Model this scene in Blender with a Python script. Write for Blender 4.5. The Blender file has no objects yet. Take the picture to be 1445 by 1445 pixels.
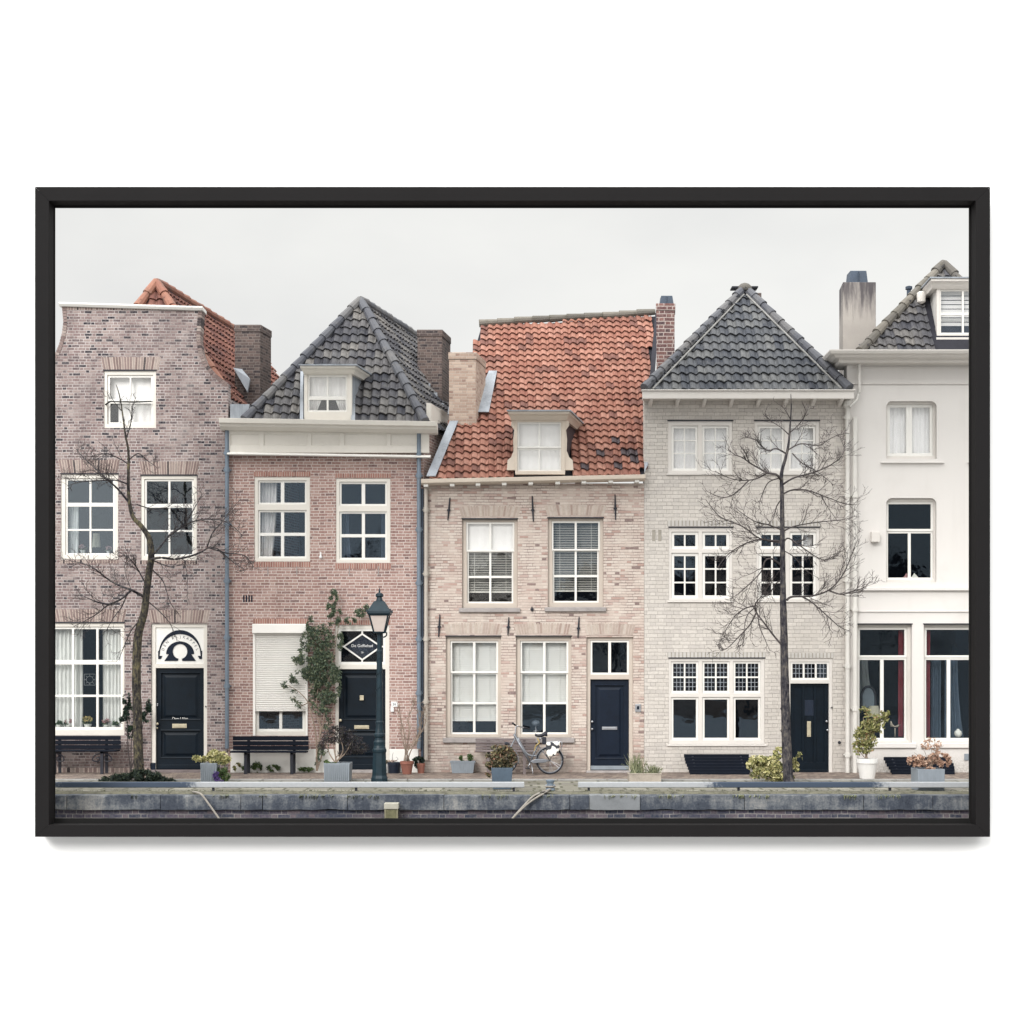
import bpy, bmesh, math, random
from mathutils import Vector, Matrix, noise as mnoise
from mathutils.geometry import tessellate_polygon
R = math.radians
rng = random.Random(7)
scene = bpy.context.scene
COL = scene.collection
# ------------------------------------------------------------------ measuring: the survey of the photograph
L, F, EYE, CX, HY = 32.0, 2080.0, 2.03, 722.5, 958.0
def W(px, py, Y=0.0):
    d = (L + Y) / F
    return Vector(((px - CX) * d, Y, EYE + (HY - py) * d))
def GX(px, Y=0.0): return (px - CX) * (L + Y) / F
def GZ(py, Y=0.0): return EYE + (HY - py) * (L + Y) / F
def GY(py): return EYE * F / (py - HY) - L
CAM = Vector((0, -L, EYE))
def on_plane(px, py, P, N):
    d = W(px, py, 0) - CAM
    t = (P - CAM).dot(N) / d.dot(N)
    return CAM + d * t
# ------------------------------------------------------------------ mesh builder
class MB:
    def __init__(s): s.v = []; s.f = []; s.uv = []; s.mi = []
    def add(s, vs, fs, uv=(0, 0), mi=0):
        o = len(s.v); s.v += [tuple(v) for v in vs]
        for f in fs:
            s.f.append(tuple(i + o for i in f)); s.uv.append(uv); s.mi.append(mi)
    def box(s, x0, x1, y0, y1, z0, z1, uv=(0, 0), mi=0):
        if x0 > x1: x0, x1 = x1, x0
        if z0 > z1: z0, z1 = z1, z0
        vs = [(x, y, z) for z in (z0, z1) for y in (y0, y1) for x in (x0, x1)]
        s.add(vs, [(0, 2, 3, 1), (4, 5, 7, 6), (0, 1, 5, 4), (2, 6, 7, 3), (0, 4, 6, 2), (1, 3, 7, 5)], uv, mi)
    def pbox(s, px0, py0, px1, py1, y0, y1, uv=(0, 0)):        # front face measured at depth y0
        s.box(GX(px0, y0), GX(px1, y0), y0, y1, GZ(py1, y0), GZ(py0, y0), uv)
    def prism(s, pts, y0, y1, holes=(), uv=(0, 0)):
        loops = [list(pts)] + [list(h) for h in holes]
        flat = [p for l in loops for p in l]
        tris = tessellate_polygon([[Vector((p[0], p[1], 0)) for p in l] for l in loops])
        n = len(flat)
        vs = [(p[0], y0, p[1]) for p in flat] + [(p[0], y1, p[1]) for p in flat]
        fs = []
        for t in tris:
            a, b, c = [Vector((flat[i][0], flat[i][1])) for i in t]
            cr = (b - a).x * (c - a).y - (b - a).y * (c - a).x
            t = tuple(t) if cr > 0 else tuple(reversed(t))
            fs.append(t); fs.append(tuple(i + n for i in reversed(t)))
        o = 0
        for k, l in enumerate(loops):
            m = len(l)
            for i in range(m):
                a, b = o + i, o + (i + 1) % m
                fs.append((a, a + n, b + n, b))
            o += m
        s.add(vs, fs, uv)
    def grid(s, x0, x1, z0, z1, holes, y0, y1):              # slab with rectangular holes
        xs = sorted({x0, x1} | {min(max(h[k], x0), x1) for h in holes for k in (0, 1)})
        zs = sorted({z0, z1} | {min(max(h[k], z0), z1) for h in holes for k in (2, 3)})
        nx, nz = len(xs), len(zs)
        vid = lambda i, j, k: (j * nx + i) * 2 + k
        vs = [(x, y, z) for z in zs for x in xs for y in (y0, y1)]
        def solid(i, j):
            if i < 0 or j < 0 or i >= nx - 1 or j >= nz - 1: return False
            cx, cz = (xs[i] + xs[i + 1]) / 2, (zs[j] + zs[j + 1]) / 2
            return not any(h[0] < cx < h[1] and h[2] < cz < h[3] for h in holes)
        fs = []
        for j in range(nz - 1):
            for i in range(nx - 1):
                if not solid(i, j): continue
                a, b, c, d = vid(i, j, 0), vid(i + 1, j, 0), vid(i + 1, j + 1, 0), vid(i, j + 1, 0)
                fs.append((a, b, c, d)); fs.append((a + 1, d + 1, c + 1, b + 1))
                if not solid(i - 1, j): fs.append((a, d, d + 1, a + 1))
                if not solid(i + 1, j): fs.append((b, b + 1, c + 1, c))
                if not solid(i, j - 1): fs.append((a, a + 1, b + 1, b))
                if not solid(i, j + 1): fs.append((d, c, c + 1, d + 1))
        s.add(vs, fs)
    def tube(s, pts, r0, r1=None, seg=6, uv=(0, 0), radii=None, cap=True):
        pts = [Vector(p) for p in pts]; n = len(pts)
        if r1 is None: r1 = r0
        vs = []; ref = Vector((0.13, 1, 0.07)).normalized()
        for i, p in enumerate(pts):
            t = (pts[min(i + 1, n - 1)] - pts[max(i - 1, 0)])
            t = t.normalized() if t.length > 1e-9 else Vector((0, 0, 1))
            rr = ref if abs(t.dot(ref)) < .95 else Vector((1, 0, 0))
            a = t.cross(rr).normalized(); b = t.cross(a)
            r = radii[i] if radii else r0 + (r1 - r0) * i / max(1, n - 1)
            for k in range(seg):
                an = 2 * math.pi * k / seg
                vs.append(p + a * (math.cos(an) * r) + b * (math.sin(an) * r))
        fs = [(i * seg + k, i * seg + (k + 1) % seg, (i + 1) * seg + (k + 1) % seg, (i + 1) * seg + k)
              for i in range(n - 1) for k in range(seg)]
        if cap: fs += [tuple(reversed(range(seg))), tuple(range((n - 1) * seg, n * seg))]
        s.add(vs, fs, uv)
    def lathe(s, prof, x, y, z=0.0, seg=16, uv=(0, 0), sx=1, sy=1, rot=0):
        vs = []; n = len(prof)
        for r, h in prof:
            for k in range(seg):
                an = 2 * math.pi * k / seg + rot
                vs.append((x + math.cos(an) * r * sx, y + math.sin(an) * r * sy, z + h))
        fs = [(i * seg + k, i * seg + (k + 1) % seg, (i + 1) * seg + (k + 1) % seg, (i + 1) * seg + k)
              for i in range(n - 1) for k in range(seg)]
        fs += [tuple(reversed(range(seg))), tuple(range((n - 1) * seg, n * seg))]
        s.add(vs, fs, uv)
    def loft(s, secs, uv=(0, 0), cap=True):                  # list of equal-length loops
        m = len(secs[0]); vs = [p for q in secs for p in q]
        fs = [(i * m + k, i * m + (k + 1) % m, (i + 1) * m + (k + 1) % m, (i + 1) * m + k)
              for i in range(len(secs) - 1) for k in range(m)]
        if cap: fs += [tuple(reversed(range(m))), tuple(range((len(secs) - 1) * m, len(secs) * m))]
        s.add(vs, fs, uv)
    def leaf(s, p, size, r=rng, squash=1.0, up=0.3):
        n = Vector((r.gauss(0, 1), r.gauss(0, 1) - .5, r.gauss(0, 1) + up)).normalized()
        a = n.orthogonal().normalized(); a.rotate(Matrix.Rotation(r.uniform(0, 6.28), 3, n)); b = n.cross(a)
        l, w = size * r.uniform(.7, 1.25), size * .55 * squash * r.uniform(.7, 1.2)
        uv = (r.randrange(997), r.randrange(997))
        m = n * (w * .25)
        s.add([p - a * l * .5, p + b * w * .5 + m, p + a * l * .5, p - b * w * .5 + m], [(0, 1, 2), (0, 2, 3)], uv)
    def build(s, name, mat, parent=None, smooth=False, bevel=0.0):
        o0 = Vector((0, 0, 0)); q = parent
        while q is not None:
            o0 = o0 + q.location; q = q.parent
        base = None
        if parent is None:
            xs = [v[0] for v in s.v]; ys = [v[1] for v in s.v]; zs = [v[2] for v in s.v]
            base = Vector(((min(xs) + max(xs)) / 2, (min(ys) + max(ys)) / 2, min(zs))); o0 = base
        me = bpy.data.meshes.new(name)
        me.from_pydata([(v[0] - o0.x, v[1] - o0.y, v[2] - o0.z) for v in s.v], [], s.f)
        ul = me.uv_layers.new(name='UVMap')
        flat = []
        for f, uv in zip(s.f, s.uv):
            if isinstance(uv[0], tuple):
                for q in uv: flat += q
            else:
                for _ in f: flat += uv
        ul.data.foreach_set('uv', flat)
        mats = mat if isinstance(mat, (list, tuple)) else [mat]
        for m in mats: me.materials.append(m)
        me.polygons.foreach_set('material_index', s.mi)
        if smooth: me.polygons.foreach_set('use_smooth', [True] * len(me.polygons))
        me.update()
        o = bpy.data.objects.new(name, me); COL.objects.link(o)
        if parent is not None: o.parent = parent
        else: o.location = base
        if bevel:
            m = o.modifiers.new('Bevel', 'BEVEL'); m.width = bevel; m.segments = 2; m.limit_method = 'ANGLE'; m.angle_limit = R(40)
        return o
def thing(name, label, cat, loc, group=None):
    o = bpy.data.objects.new(name, None); COL.objects.link(o); o.location = loc
    o.empty_display_size = .2
    return tag(o, label, cat, group)
def tag(o, label, cat, group=None):
    o['label'] = label; o['category'] = cat
    if group: o['group'] = group
    return o
def structure(o): o['kind'] = 'structure'; return o
# ------------------------------------------------------------------ materials
def lin(c): c /= 255.0; return c / 12.92 if c <= .04045 else ((c + .055) / 1.055) ** 2.4
def K(r, g, b, k=.80): return (lin(r) * k, lin(g) * k, lin(b) * k, 1.0)
class NT:
    def __init__(s, name):
        s.m = bpy.data.materials.new(name); s.m.use_nodes = True; s.t = s.m.node_tree; s.t.nodes.clear()
        s.out = s.n('ShaderNodeOutputMaterial')
    def n(s, ty, **kw):
        o = s.t.nodes.new(ty)
        for k, v in kw.items(): setattr(o, k, v)
        return o
    def link(s, a, b): s.t.links.new(a, b)
    def put(s, sock, v):
        if isinstance(v, bpy.types.NodeSocket): s.link(v, sock)
        else: sock.default_value = v
    def math(s, op, a, b=None, c=None, clamp=False):
        o = s.n('ShaderNodeMath', operation=op); o.use_clamp = clamp; s.put(o.inputs[0], a)
        if b is not None: s.put(o.inputs[1], b)
        if c is not None: s.put(o.inputs[2], c)
        return o.outputs[0]
    def mix(s, f, a, b, blend='MIX'):
        o = s.n('ShaderNodeMixRGB', blend_type=blend); s.put(o.inputs[0], f); s.put(o.inputs[1], a); s.put(o.inputs[2], b)
        return o.outputs[0]
    def ramp(s, f, stops, interp='LINEAR'):
        o = s.n('ShaderNodeValToRGB'); o.color_ramp.interpolation = interp; e = o.color_ramp.elements
        while len(e) < len(stops): e.new(0.5)
        for q, (p, c) in zip(e, stops): q.position = p; q.color = c
        s.put(o.inputs[0], f); return o.outputs[0]
    def noise(s, vec, scale, detail=3.0, rough=.55, dist=0.0):
        o = s.n('ShaderNodeTexNoise'); o.inputs['Scale'].default_value = scale; o.inputs['Detail'].default_value = detail
        o.inputs['Roughness'].default_value = rough; o.inputs['Distortion'].default_value = dist
        if vec is not None: s.link(vec, o.inputs['Vector'])
        return o.outputs['Fac']
    def smooth(s, v, a, b, lo=0.0, hi=1.0):
        o = s.n('ShaderNodeMapRange'); o.interpolation_type = 'SMOOTHSTEP'
        s.put(o.inputs[0], v)
        for i, q in enumerate((a, b, lo, hi)): s.put(o.inputs[i + 1], q)
        return o.outputs[0]
    def scalev(s, vec, k):
        o = s.n('ShaderNodeVectorMath', operation='MULTIPLY'); s.link(vec, o.inputs[0]); o.inputs[1].default_value = k; return o.outputs[0]
    def finish(s, col, rough=.7, height=None, bump=.3, dist=.01, spec=.4, metal=0.0):
        p = s.n('ShaderNodeBsdfPrincipled'); s.put(p.inputs['Base Color'], col); s.put(p.inputs['Roughness'], rough)
        p.inputs['Specular IOR Level'].default_value = spec; p.inputs['Metallic'].default_value = metal
        if height is not None:
            b = s.n('ShaderNodeBump'); b.inputs['Strength'].default_value = bump; b.inputs['Distance'].default_value = dist
            s.link(height, b.inputs['Height']); s.link(b.outputs[0], p.inputs['Normal'])
        s.link(p.outputs[0], s.out.inputs[0]); return s.m
    def obj(s): return s.n('ShaderNodeTexCoord').outputs['Object']
    def uv(s): return s.n('ShaderNodeTexCoord').outputs['UV']
def plain(name, c, rough=.55, var=.12, scale=6.0, spec=.35, metal=0.0, bump=.15, streak=False):
    t = NT(name); v = t.obj()
    if streak: v = t.scalev(v, (1, 1, .18))
    n1 = t.noise(v, scale, 5); n2 = t.noise(v, scale * 9, 3)
    f = t.math('ADD', t.math('MULTIPLY', n1, .7), t.math('MULTIPLY', n2, .3))
    d = tuple(q * (1 - 2.2 * var) for q in c[:3]) + (1,); l = tuple(min(1, q * (1 + 1.3 * var)) for q in c[:3]) + (1,)
    return t.finish(t.ramp(f, [(.30, d), (.5, c), (.7, l)]), rough, n2, bump, .004, spec, metal)
def brick(name, cols, mortar, bw, bh, gap, grime=None, plane='wall', rough=.85, bump=.6, flemish=True, mortar_dark=None, edge_noise=.35, patch=None, vj=1.0, stain=.34):
    t = NT(name); v = t.obj(); sp = t.n('ShaderNodeSeparateXYZ'); t.link(v, sp.inputs[0])
    if plane == 'wall':
        g = t.n('ShaderNodeNewGeometry'); sn = t.n('ShaderNodeSeparateXYZ'); t.link(g.outputs['True Normal'], sn.inputs[0])
        side = t.math('GREATER_THAN', t.math('ABSOLUTE', sn.outputs[0]), .6)
        u = t.math('ADD', t.math('MULTIPLY', sp.outputs[0], t.math('SUBTRACT', 1.0, side)), t.math('MULTIPLY', sp.outputs[1], side))
        w = sp.outputs[2]
    else:
        a = R(plane); u = t.math('ADD', t.math('MULTIPLY', sp.outputs[0], math.cos(a)), t.math('MULTIPLY', sp.outputs[1], math.sin(a)))
        w = t.math('SUBTRACT', t.math('MULTIPLY', sp.outputs[1], math.cos(a)), t.math('MULTIPLY', sp.outputs[0], math.sin(a)))
    wob = t.noise(v, 1.3, 2)                                           # courses are never dead level
    w = t.math('ADD', w, t.math('MULTIPLY', t.math('SUBTRACT', wob, .5), bh * .35))
    rowf = t.math('DIVIDE', w, bh); row = t.math('FLOOR', rowf); fv = t.math('SUBTRACT', rowf, row)
    rr = t.n('ShaderNodeTexWhiteNoise', noise_dimensions='1D'); t.link(row, rr.inputs['W'])
    uu = t.math('ADD', t.math('DIVIDE', u, bw), t.math('ADD', t.math('MULTIPLY', t.math('FLOORED_MODULO', row, 2.0), .75), t.math('MULTIPLY', rr.outputs['Value'], .22)))
    if flemish:
        k = t.math('FLOOR', t.math('DIVIDE', uu, 1.5)); f = t.math('SUBTRACT', uu, t.math('MULTIPLY', k, 1.5))
        ish = t.math('GREATER_THAN', f, 1.0)
        e1 = t.math('MINIMUM', t.math('ABSOLUTE', f), t.math('ABSOLUTE', t.math('SUBTRACT', f, 1.0)))
        e = t.math('MINIMUM', e1, t.math('ABSOLUTE', t.math('SUBTRACT', f, 1.5)))
        idx = t.math('ADD', t.math('MULTIPLY', k, 2.0), ish)
    else:
        idx = t.math('FLOOR', uu); f = t.math('SUBTRACT', uu, idx); e = t.math('MINIMUM', f, t.math('SUBTRACT', 1.0, f))
    e = t.math('MULTIPLY', e, bw * vj)
    ev = t.math('MULTIPLY', t.math('MINIMUM', fv, t.math('SUBTRACT', 1.0, fv)), bh)
    dist = t.math('MINIMUM', e, ev)
    jit = t.noise(v, 38, 2)
    dist = t.math('ADD', dist, t.math('MULTIPLY', t.math('SUBTRACT', jit, .5), gap * edge_noise * 2))
    m = t.smooth(dist, gap * .32, gap * .68)
    cv = t.n('ShaderNodeCombineXYZ'); t.link(idx, cv.inputs[0]); t.link(row, cv.inputs[1])
    wn = t.n('ShaderNodeTexWhiteNoise', noise_dimensions='2D'); t.link(cv.outputs[0], wn.inputs['Vector'])
    n = len(cols); tot = sum(c[1] for c in cols); acc = 0; st = []
    for c, wgt in cols: st.append((acc / tot, c)); acc += wgt
    bc = t.ramp(wn.outputs['Value'], st, 'CONSTANT')
    fine = t.noise(v, 22, 4); big = t.noise(v, .9, 4)
    bc = t.mix(.35, bc, t.ramp(fine, [(.3, (.25, .25, .25, 1)), (.7, (1, 1, 1, 1))]), 'MULTIPLY') if False else t.mix(t.smooth(fine, .35, .75, 0, .28), bc, mortar)
    mc = mortar if mortar_dark is None else t.mix(t.smooth(t.noise(v, 2.1, 4), .38, .62), mortar_dark, mortar)
    col = t.mix(m, mc, bc)
    if grime: col = t.mix(t.smooth(big, .45, .75, 0, grime[1]), col, grime[0])
    if plane == 'wall':                                                # damp at the foot and old run-off marks
        st = t.noise(t.scalev(v, (2.6, 2.6, .22)), 1.0, 5, .62); col = t.mix(t.smooth(st, .55, .78, 0, stain), col, tuple(c * .5 for c in cols[0][0][:3]) + (1,))
        dp = t.math('MULTIPLY', t.smooth(sp.outputs[2], .05, .9, 1, 0), t.smooth(t.noise(v, 3.0, 5, .6), .3, .7, .1, min(.75, stain * 2.2))); col = t.mix(dp, col, tuple(c * .42 for c in cols[0][0][:3]) + (1,))
    if patch: col = t.mix(t.smooth(t.noise(v, 1.7, 6, .65), .52, .68, 0, patch[1]), col, patch[0])
    return t.finish(col, rough, t.math('ADD', t.math('MULTIPLY', m, .8), t.math('MULTIPLY', fine, .3)), bump, .012, .2)
def per_face(name, cols, rough=.8, grime=None, scale=14, spec=.3, mixn=.25, two=False, trans=0.0):
    t = NT(name); wn = t.n('ShaderNodeTexWhiteNoise', noise_dimensions='2D')
    uvf = t.n('ShaderNodeVectorMath', operation='FLOOR'); t.link(t.uv(), uvf.inputs[0]); t.link(uvf.outputs[0], wn.inputs['Vector'])
    tot = sum(c[1] for c in cols); acc = 0; st = []
    for c, w in cols: st.append((acc / tot, c)); acc += w
    c = t.ramp(wn.outputs['Value'], st, 'CONSTANT'); v = t.obj(); fine = t.noise(v, scale, 5)
    c = t.mix(t.smooth(fine, .3, .7, 0, mixn), c, tuple(q * .45 for q in cols[0][0][:3]) + (1,))
    if grime: c = t.mix(t.smooth(t.noise(v, grime[2], 5, .6), .48, .7, 0, grime[1]), c, grime[0])
    m = t.finish(c, rough, fine, .3, .006, spec)
    if trans:
        p = m.node_tree.nodes.get('Principled BSDF'); tr = t.n('ShaderNodeBsdfTranslucent'); t.link(c, tr.inputs[0])
        mx = t.n('ShaderNodeMixShader'); mx.inputs[0].default_value = trans
        t.link(p.outputs[0], mx.inputs[1]); t.link(tr.outputs[0], mx.inputs[2]); t.link(mx.outputs[0], t.out.inputs[0])
    return m
def glass(name, tint, refl=.05, gl=(.62, .8, 1, 1)):
    t = NT(name); tr = t.n('ShaderNodeBsdfTransparent'); tr.inputs[0].default_value = tint
    g = t.n('ShaderNodeBsdfGlossy'); g.inputs['Roughness'].default_value = .02; g.inputs[0].default_value = gl
    n = t.noise(t.obj(), 3.0, 2); b = t.n('ShaderNodeBump'); b.inputs['Strength'].default_value = .035; b.inputs['Distance'].default_value = .05
    t.link(n, b.inputs['Height']); t.link(b.outputs[0], g.inputs['Normal'])
    mx = t.n('ShaderNodeMixShader'); mx.inputs[0].default_value = refl
    t.link(tr.outputs[0], mx.inputs[1]); t.link(g.outputs[0], mx.inputs[2]); t.link(mx.outputs[0], t.out.inputs[0]); return t.m
M = {}
def setup_materials():
    M['b1'] = brick('brick_mottled_pink', [(K(169, 148, 144, 0.578), 5), (K(152, 128, 126, 0.578), 5), (K(136, 116, 115, 0.578), 4), (K(184, 165, 160, 0.578), 4), (K(115, 98, 100, 0.578), 2.5), (K(48, 44, 56, 0.578), 2.2)],
                    K(223, 214, 211, 0.578), .165, .0615, .0150, mortar_dark=K(187, 177, 174, 0.578), grime=(K(127, 115, 116, 0.578), .3), patch=(K(209, 198, 194, 0.578), .4))
    M['b2'] = brick('brick_rose', [(K(172, 139, 130, 0.768), 5), (K(160, 125, 117, 0.768), 5), (K(183, 153, 144, 0.768), 4), (K(145, 113, 107, 0.768), 3), (K(122, 95, 93, 0.768), 1)],
                    K(220, 206, 199, 0.768), .205, .0625, .0145, grime=(K(143, 113, 109, 0.768), .3), edge_noise=.4)
    M['b3'] = brick('brick_cream_pink', [(K(211, 197, 187, 0.8), 6), (K(205, 189, 179, 0.8), 5), (K(217, 205, 195, 0.8), 5), (K(195, 172, 163, 0.8), 2.2), (K(183, 155, 145, 0.8), 1), (K(134, 115, 112, 0.8), .5)],
                    K(200, 187, 177, 0.8), .19, .0605, .0135, mortar_dark=K(132, 117, 112, 0.8), grime=(K(187, 162, 152, 0.8), .35), edge_noise=.6, vj=2.4)
    M['b4'] = brick('brick_painted_grey', [(K(203, 197, 190, 0.865), 5), (K(209, 203, 196, 0.865), 5), (K(197, 191, 185, 0.865), 4)],
                    K(156, 150, 144, 0.865), .235, .0815, .0062, flemish=True, edge_noise=.8, mortar_dark=K(183, 177, 171, 0.865), grime=(K(194, 187, 179, 0.865), .4), bump=.8, stain=.1)
    t = NT('plaster_white'); v = t.obj(); sp = t.n('ShaderNodeSeparateXYZ'); t.link(v, sp.inputs[0])
    st = t.noise(t.scalev(v, (3, 3, .5)), 1.0, 5, .6); cl = t.noise(v, .8, 5, .6); fn = t.noise(v, 30, 3)
    c = t.mix(t.smooth(st, .5, .75, 0, .16), K(231, 227, 223, 0.782), K(212, 206, 200, 0.742)); c = t.mix(t.smooth(cl, .48, .75, 0, .6), c, K(220, 215, 210, 0.742))
    c = t.mix(t.math('MULTIPLY', t.smooth(sp.outputs[2], .0, .55, 1, 0), t.smooth(fn, .3, .7, .2, .9)), c, K(176, 170, 162, 0.7))
    M['b5'] = t.finish(c, .85, fn, .25, .006, .2)
    M['bch'] = brick('brick_chimney_brown', [(K(107, 93, 89, 0.64), 5), (K(91, 79, 78, 0.64), 5), (K(122, 105, 100, 0.64), 4), (K(68, 61, 64, 0.64), 2)], K(144, 134, 129, 0.64), .19, .064, .012, grime=(K(68, 64, 64, 0.64), .6))
    M['bch3'] = brick('brick_chimney_pale', [(K(197, 172, 156, 0.76), 5), (K(184, 159, 144, 0.76), 5), (K(209, 186, 170, 0.76), 4), (K(162, 133, 121, 0.76), 2)], K(200, 187, 174, 0.76), .2, .064, .011, grime=(K(145, 128, 116, 0.76), .5))
    M['bch4'] = brick('brick_chimney_red', [(K(118, 84, 80), 5), (K(104, 74, 74), 5), (K(134, 98, 92), 4), (K(80, 62, 66), 1)], K(186, 172, 166), .24, .085, .019)
    M['soldier1'] = per_face('soldier_mottled', [(K(167, 146, 141, 0.605), 5), (K(185, 168, 161, 0.605), 4), (K(144, 123, 119, 0.605), 4), (K(200, 185, 177, 0.605), 3), (K(60, 56, 62, 0.605), 1.2)])
    M['soldier2'] = per_face('soldier_rose', [(K(172, 126, 114), 5), (K(186, 142, 130), 4), (K(150, 108, 100), 3)])
    M['soldier3'] = per_face('soldier_cream', [(K(192, 176, 165, 0.76), 5), (K(203, 190, 178, 0.76), 4), (K(176, 155, 145, 0.76), 2), (K(211, 200, 189, 0.76), 3)])
    M['soldier4'] = per_face('soldier_painted', [(K(203, 199, 194, 0.808), 5), (K(196, 192, 187, 0.808), 4)], mixn=.1)
    M['mortar'] = plain('mortar', K(196, 180, 170), .9); M['mortar4'] = plain('mortar_painted', K(168, 162, 152, 0.76), .9)
    M['cream'] = plain('paint_cream', K(231, 226, 217, 0.784), .45, .03, 2); M['cream2'] = plain('paint_sand', K(207, 195, 183, 0.764), .5, .04, 2)
    M['white'] = plain('paint_white', K(240, 238, 233, .82), .4, .02, 2); M['greywhite'] = plain('paint_greywhite', K(224, 219, 213, .80), .5, .03, 2)
    M['gutter_cream'] = plain('gutter_cream', K(220, 207, 192, .78), .5, .05, 2)
    M['navy'] = plain('paint_navy_dark', K(13, 29, 42, .54), .45, .16, 4, spec=.2); M['navy2'] = plain('paint_navy', K(25, 39, 59, .48), .45, .14, 4, spec=.2)
    M['black'] = plain('paint_black_blue', K(14, 22, 36, .7), .6, .1, 5, spec=.15)
    M['lampgreen'] = plain('paint_lamp_green', K(20, 42, 52, .75), .45, .2, 8, spec=.3)
    M['iron'] = plain('wrought_iron', K(40, 42, 52), .6, .2, 9); M['brass'] = plain('brass', K(206, 196, 170, .8), .4, .1, 9, metal=.3); M['steel'] = plain('steel', K(190, 192, 198), .3, .08, 9, metal=.7)
    M['lead'] = plain('lead_sheet', K(158, 164, 172), .55, .2, 3, streak=True); M['zinc'] = plain('zinc_pipe', K(112, 126, 140), .45, .12, 3, spec=.5)
    M['pipe_dark'] = plain('pipe_dark', K(64, 76, 92), .5, .15, 3); M['pipe_cream'] = plain('pipe_cream', K(186, 178, 168), .5, .08, 3); M['pipe_white'] = plain('pipe_white', K(228, 225, 219, .76), .5, .04, 3)
    M['pane'] = glass('glass_dark', (.92, .92, .92, 1), .05); M['pane_sky'] = glass('glass_bright', (.98, .98, .98, 1), .08, (1, 1, 1, 1)); M['pane_old'] = glass('glass_old', (.86, .88, .88, 1), .11, (.8, .9, 1, 1)); M['pane_dim'] = glass('glass_dim', (.90, .91, .90, 1), .025)
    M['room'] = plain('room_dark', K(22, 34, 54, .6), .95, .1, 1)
    t = NT('curtain_white'); v = t.obj(); c = t.ramp(t.noise(t.scalev(v, (1, 1, .1)), 20, 3), [(.3, K(222, 221, 221, .95)), (.7, K(249, 248, 247, .95))])
    M['curtain'] = t.finish(c, .9)
    M['net'] = plain('net_white', K(250, 249, 247, .97), .9, .015, 3); M['net_blue'] = plain('net_pale_blue', K(247, 247, 247, .97), .9, .02, 3)
    M['drape'] = plain('drape_bluegrey', K(92, 108, 128, .8), .9, .15, 20, streak=True); M['sheer'] = plain('sheer_grey', K(150, 156, 160, .7), .9, .08, 9, streak=True)
    M['red_curtain'] = plain('curtain_red', K(140, 62, 72, .9), .9, .2, 30, streak=True)
    M['blind'] = plain('blind_white', K(236, 236, 228, .9), .6, .02, 3); M['blind_green'] = plain('blind_greenish', K(240, 241, 236, .95), .6, .02, 3)
    M['shutter'] = plain('shutter_cream', K(239, 236, 231, .93), .5, .02, 3)
    M['tile_o'] = per_face('pantile_orange', [(K(180, 131, 115, 0.645), 6), (K(171, 121, 106, 0.645), 5), (K(192, 143, 127, 0.645), 5), (K(162, 113, 100, 0.645), 3), (K(146, 106, 97, 0.609), 2)], .85, (K(105, 88, 85, 0.522), .3, 1.6), 9, mixn=.16, spec=.1)
    M['tile_o1'] = per_face('pantile_old_orange', [(K(167, 115, 101, 0.488), 6), (K(154, 103, 92, 0.488), 5), (K(180, 131, 115, 0.488), 4), (K(134, 93, 87, 0.488), 3)], .85, (K(85, 70, 72, 0.488), .6, 2.2), 9, mixn=.4)
    M['tile_bad'] = plain('pantile_black', K(72, 62, 66), .7)
    M['tile_g'] = per_face('pantile_grey', [(K(112, 110, 112, .66), 5), (K(94, 94, 100, .66), 5), (K(130, 127, 125, .66), 4), (K(76, 77, 86, .66), 4), (K(144, 140, 136, .66), 2), (K(58, 60, 70, .66), 1.5)], .7, (K(138, 137, 136, .6), .4, 3.5), 12, mixn=.5, spec=.25)
    M['tile_g4'] = per_face('pantile_bluegrey', [(K(112, 114, 118, .66), 5), (K(98, 101, 107, .66), 5), (K(126, 127, 128, .66), 4), (K(82, 86, 95, .66), 3.5), (K(66, 70, 80, .66), 1)], .7, (K(136, 137, 138, .6), .35, 3), 12, mixn=.45, spec=.25)
    M['ridge_g'] = per_face('hip_tile_grey', [(K(106, 108, 115, 0.633), 5), (K(94, 96, 105, 0.633), 4), (K(119, 118, 120, 0.633), 3)], .65, (K(138, 135, 131, 0.633), .4, 3), 10)
    M['ridge_o'] = per_face('hip_tile_orange', [(K(182, 129, 109, 0.576), 5), (K(168, 114, 97, 0.576), 4)], .75, (K(118, 110, 105, 0.576), .6, 3), 10)
    M['ridge_m'] = per_face('ridge_tile_mossy', [(K(149, 143, 134, 0.576), 5), (K(131, 127, 120, 0.576), 4), (K(119, 115, 110, 0.576), 3)], .9, (K(109, 105, 93, 0.576), .6, 4), 10)
    M['under'] = plain('roof_felt', K(46, 46, 54), .9)
    M['stone'] = plain('sill_stone', K(164, 158, 156), .8, .12, 6); M['roughcast'] = None
    t = NT('chimney_plaster'); v = t.obj(); sp = t.n('ShaderNodeSeparateXYZ'); t.link(v, sp.inputs[0])
    st = t.noise(t.scalev(v, (9, 9, 1.1)), 1.0, 5, .6); top = t.smooth(sp.outputs[2], 9.7, 11.1)
    f = t.smooth(t.math('ADD', t.math('MULTIPLY', st, .8), t.math('MULTIPLY', top, .40)), .52, .86)
    c = t.mix(f, t.mix(t.noise(v, 3, 5), K(179, 172, 166, 0.64), K(203, 196, 188, 0.64)), K(95, 90, 93, 0.64))
    M['chplaster'] = t.finish(c, .9, t.noise(v, 40, 3), .3, .01)
    M['clinker'] = brick('paving_clinker', [(K(152, 136, 126, .62), 5), (K(170, 152, 140, .62), 5), (K(128, 114, 108, .62), 4), (K(182, 166, 152, .62), 3)], K(92, 86, 82, .62), .21, .075, .016, plane=45, flemish=False, bump=.5)
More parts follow.
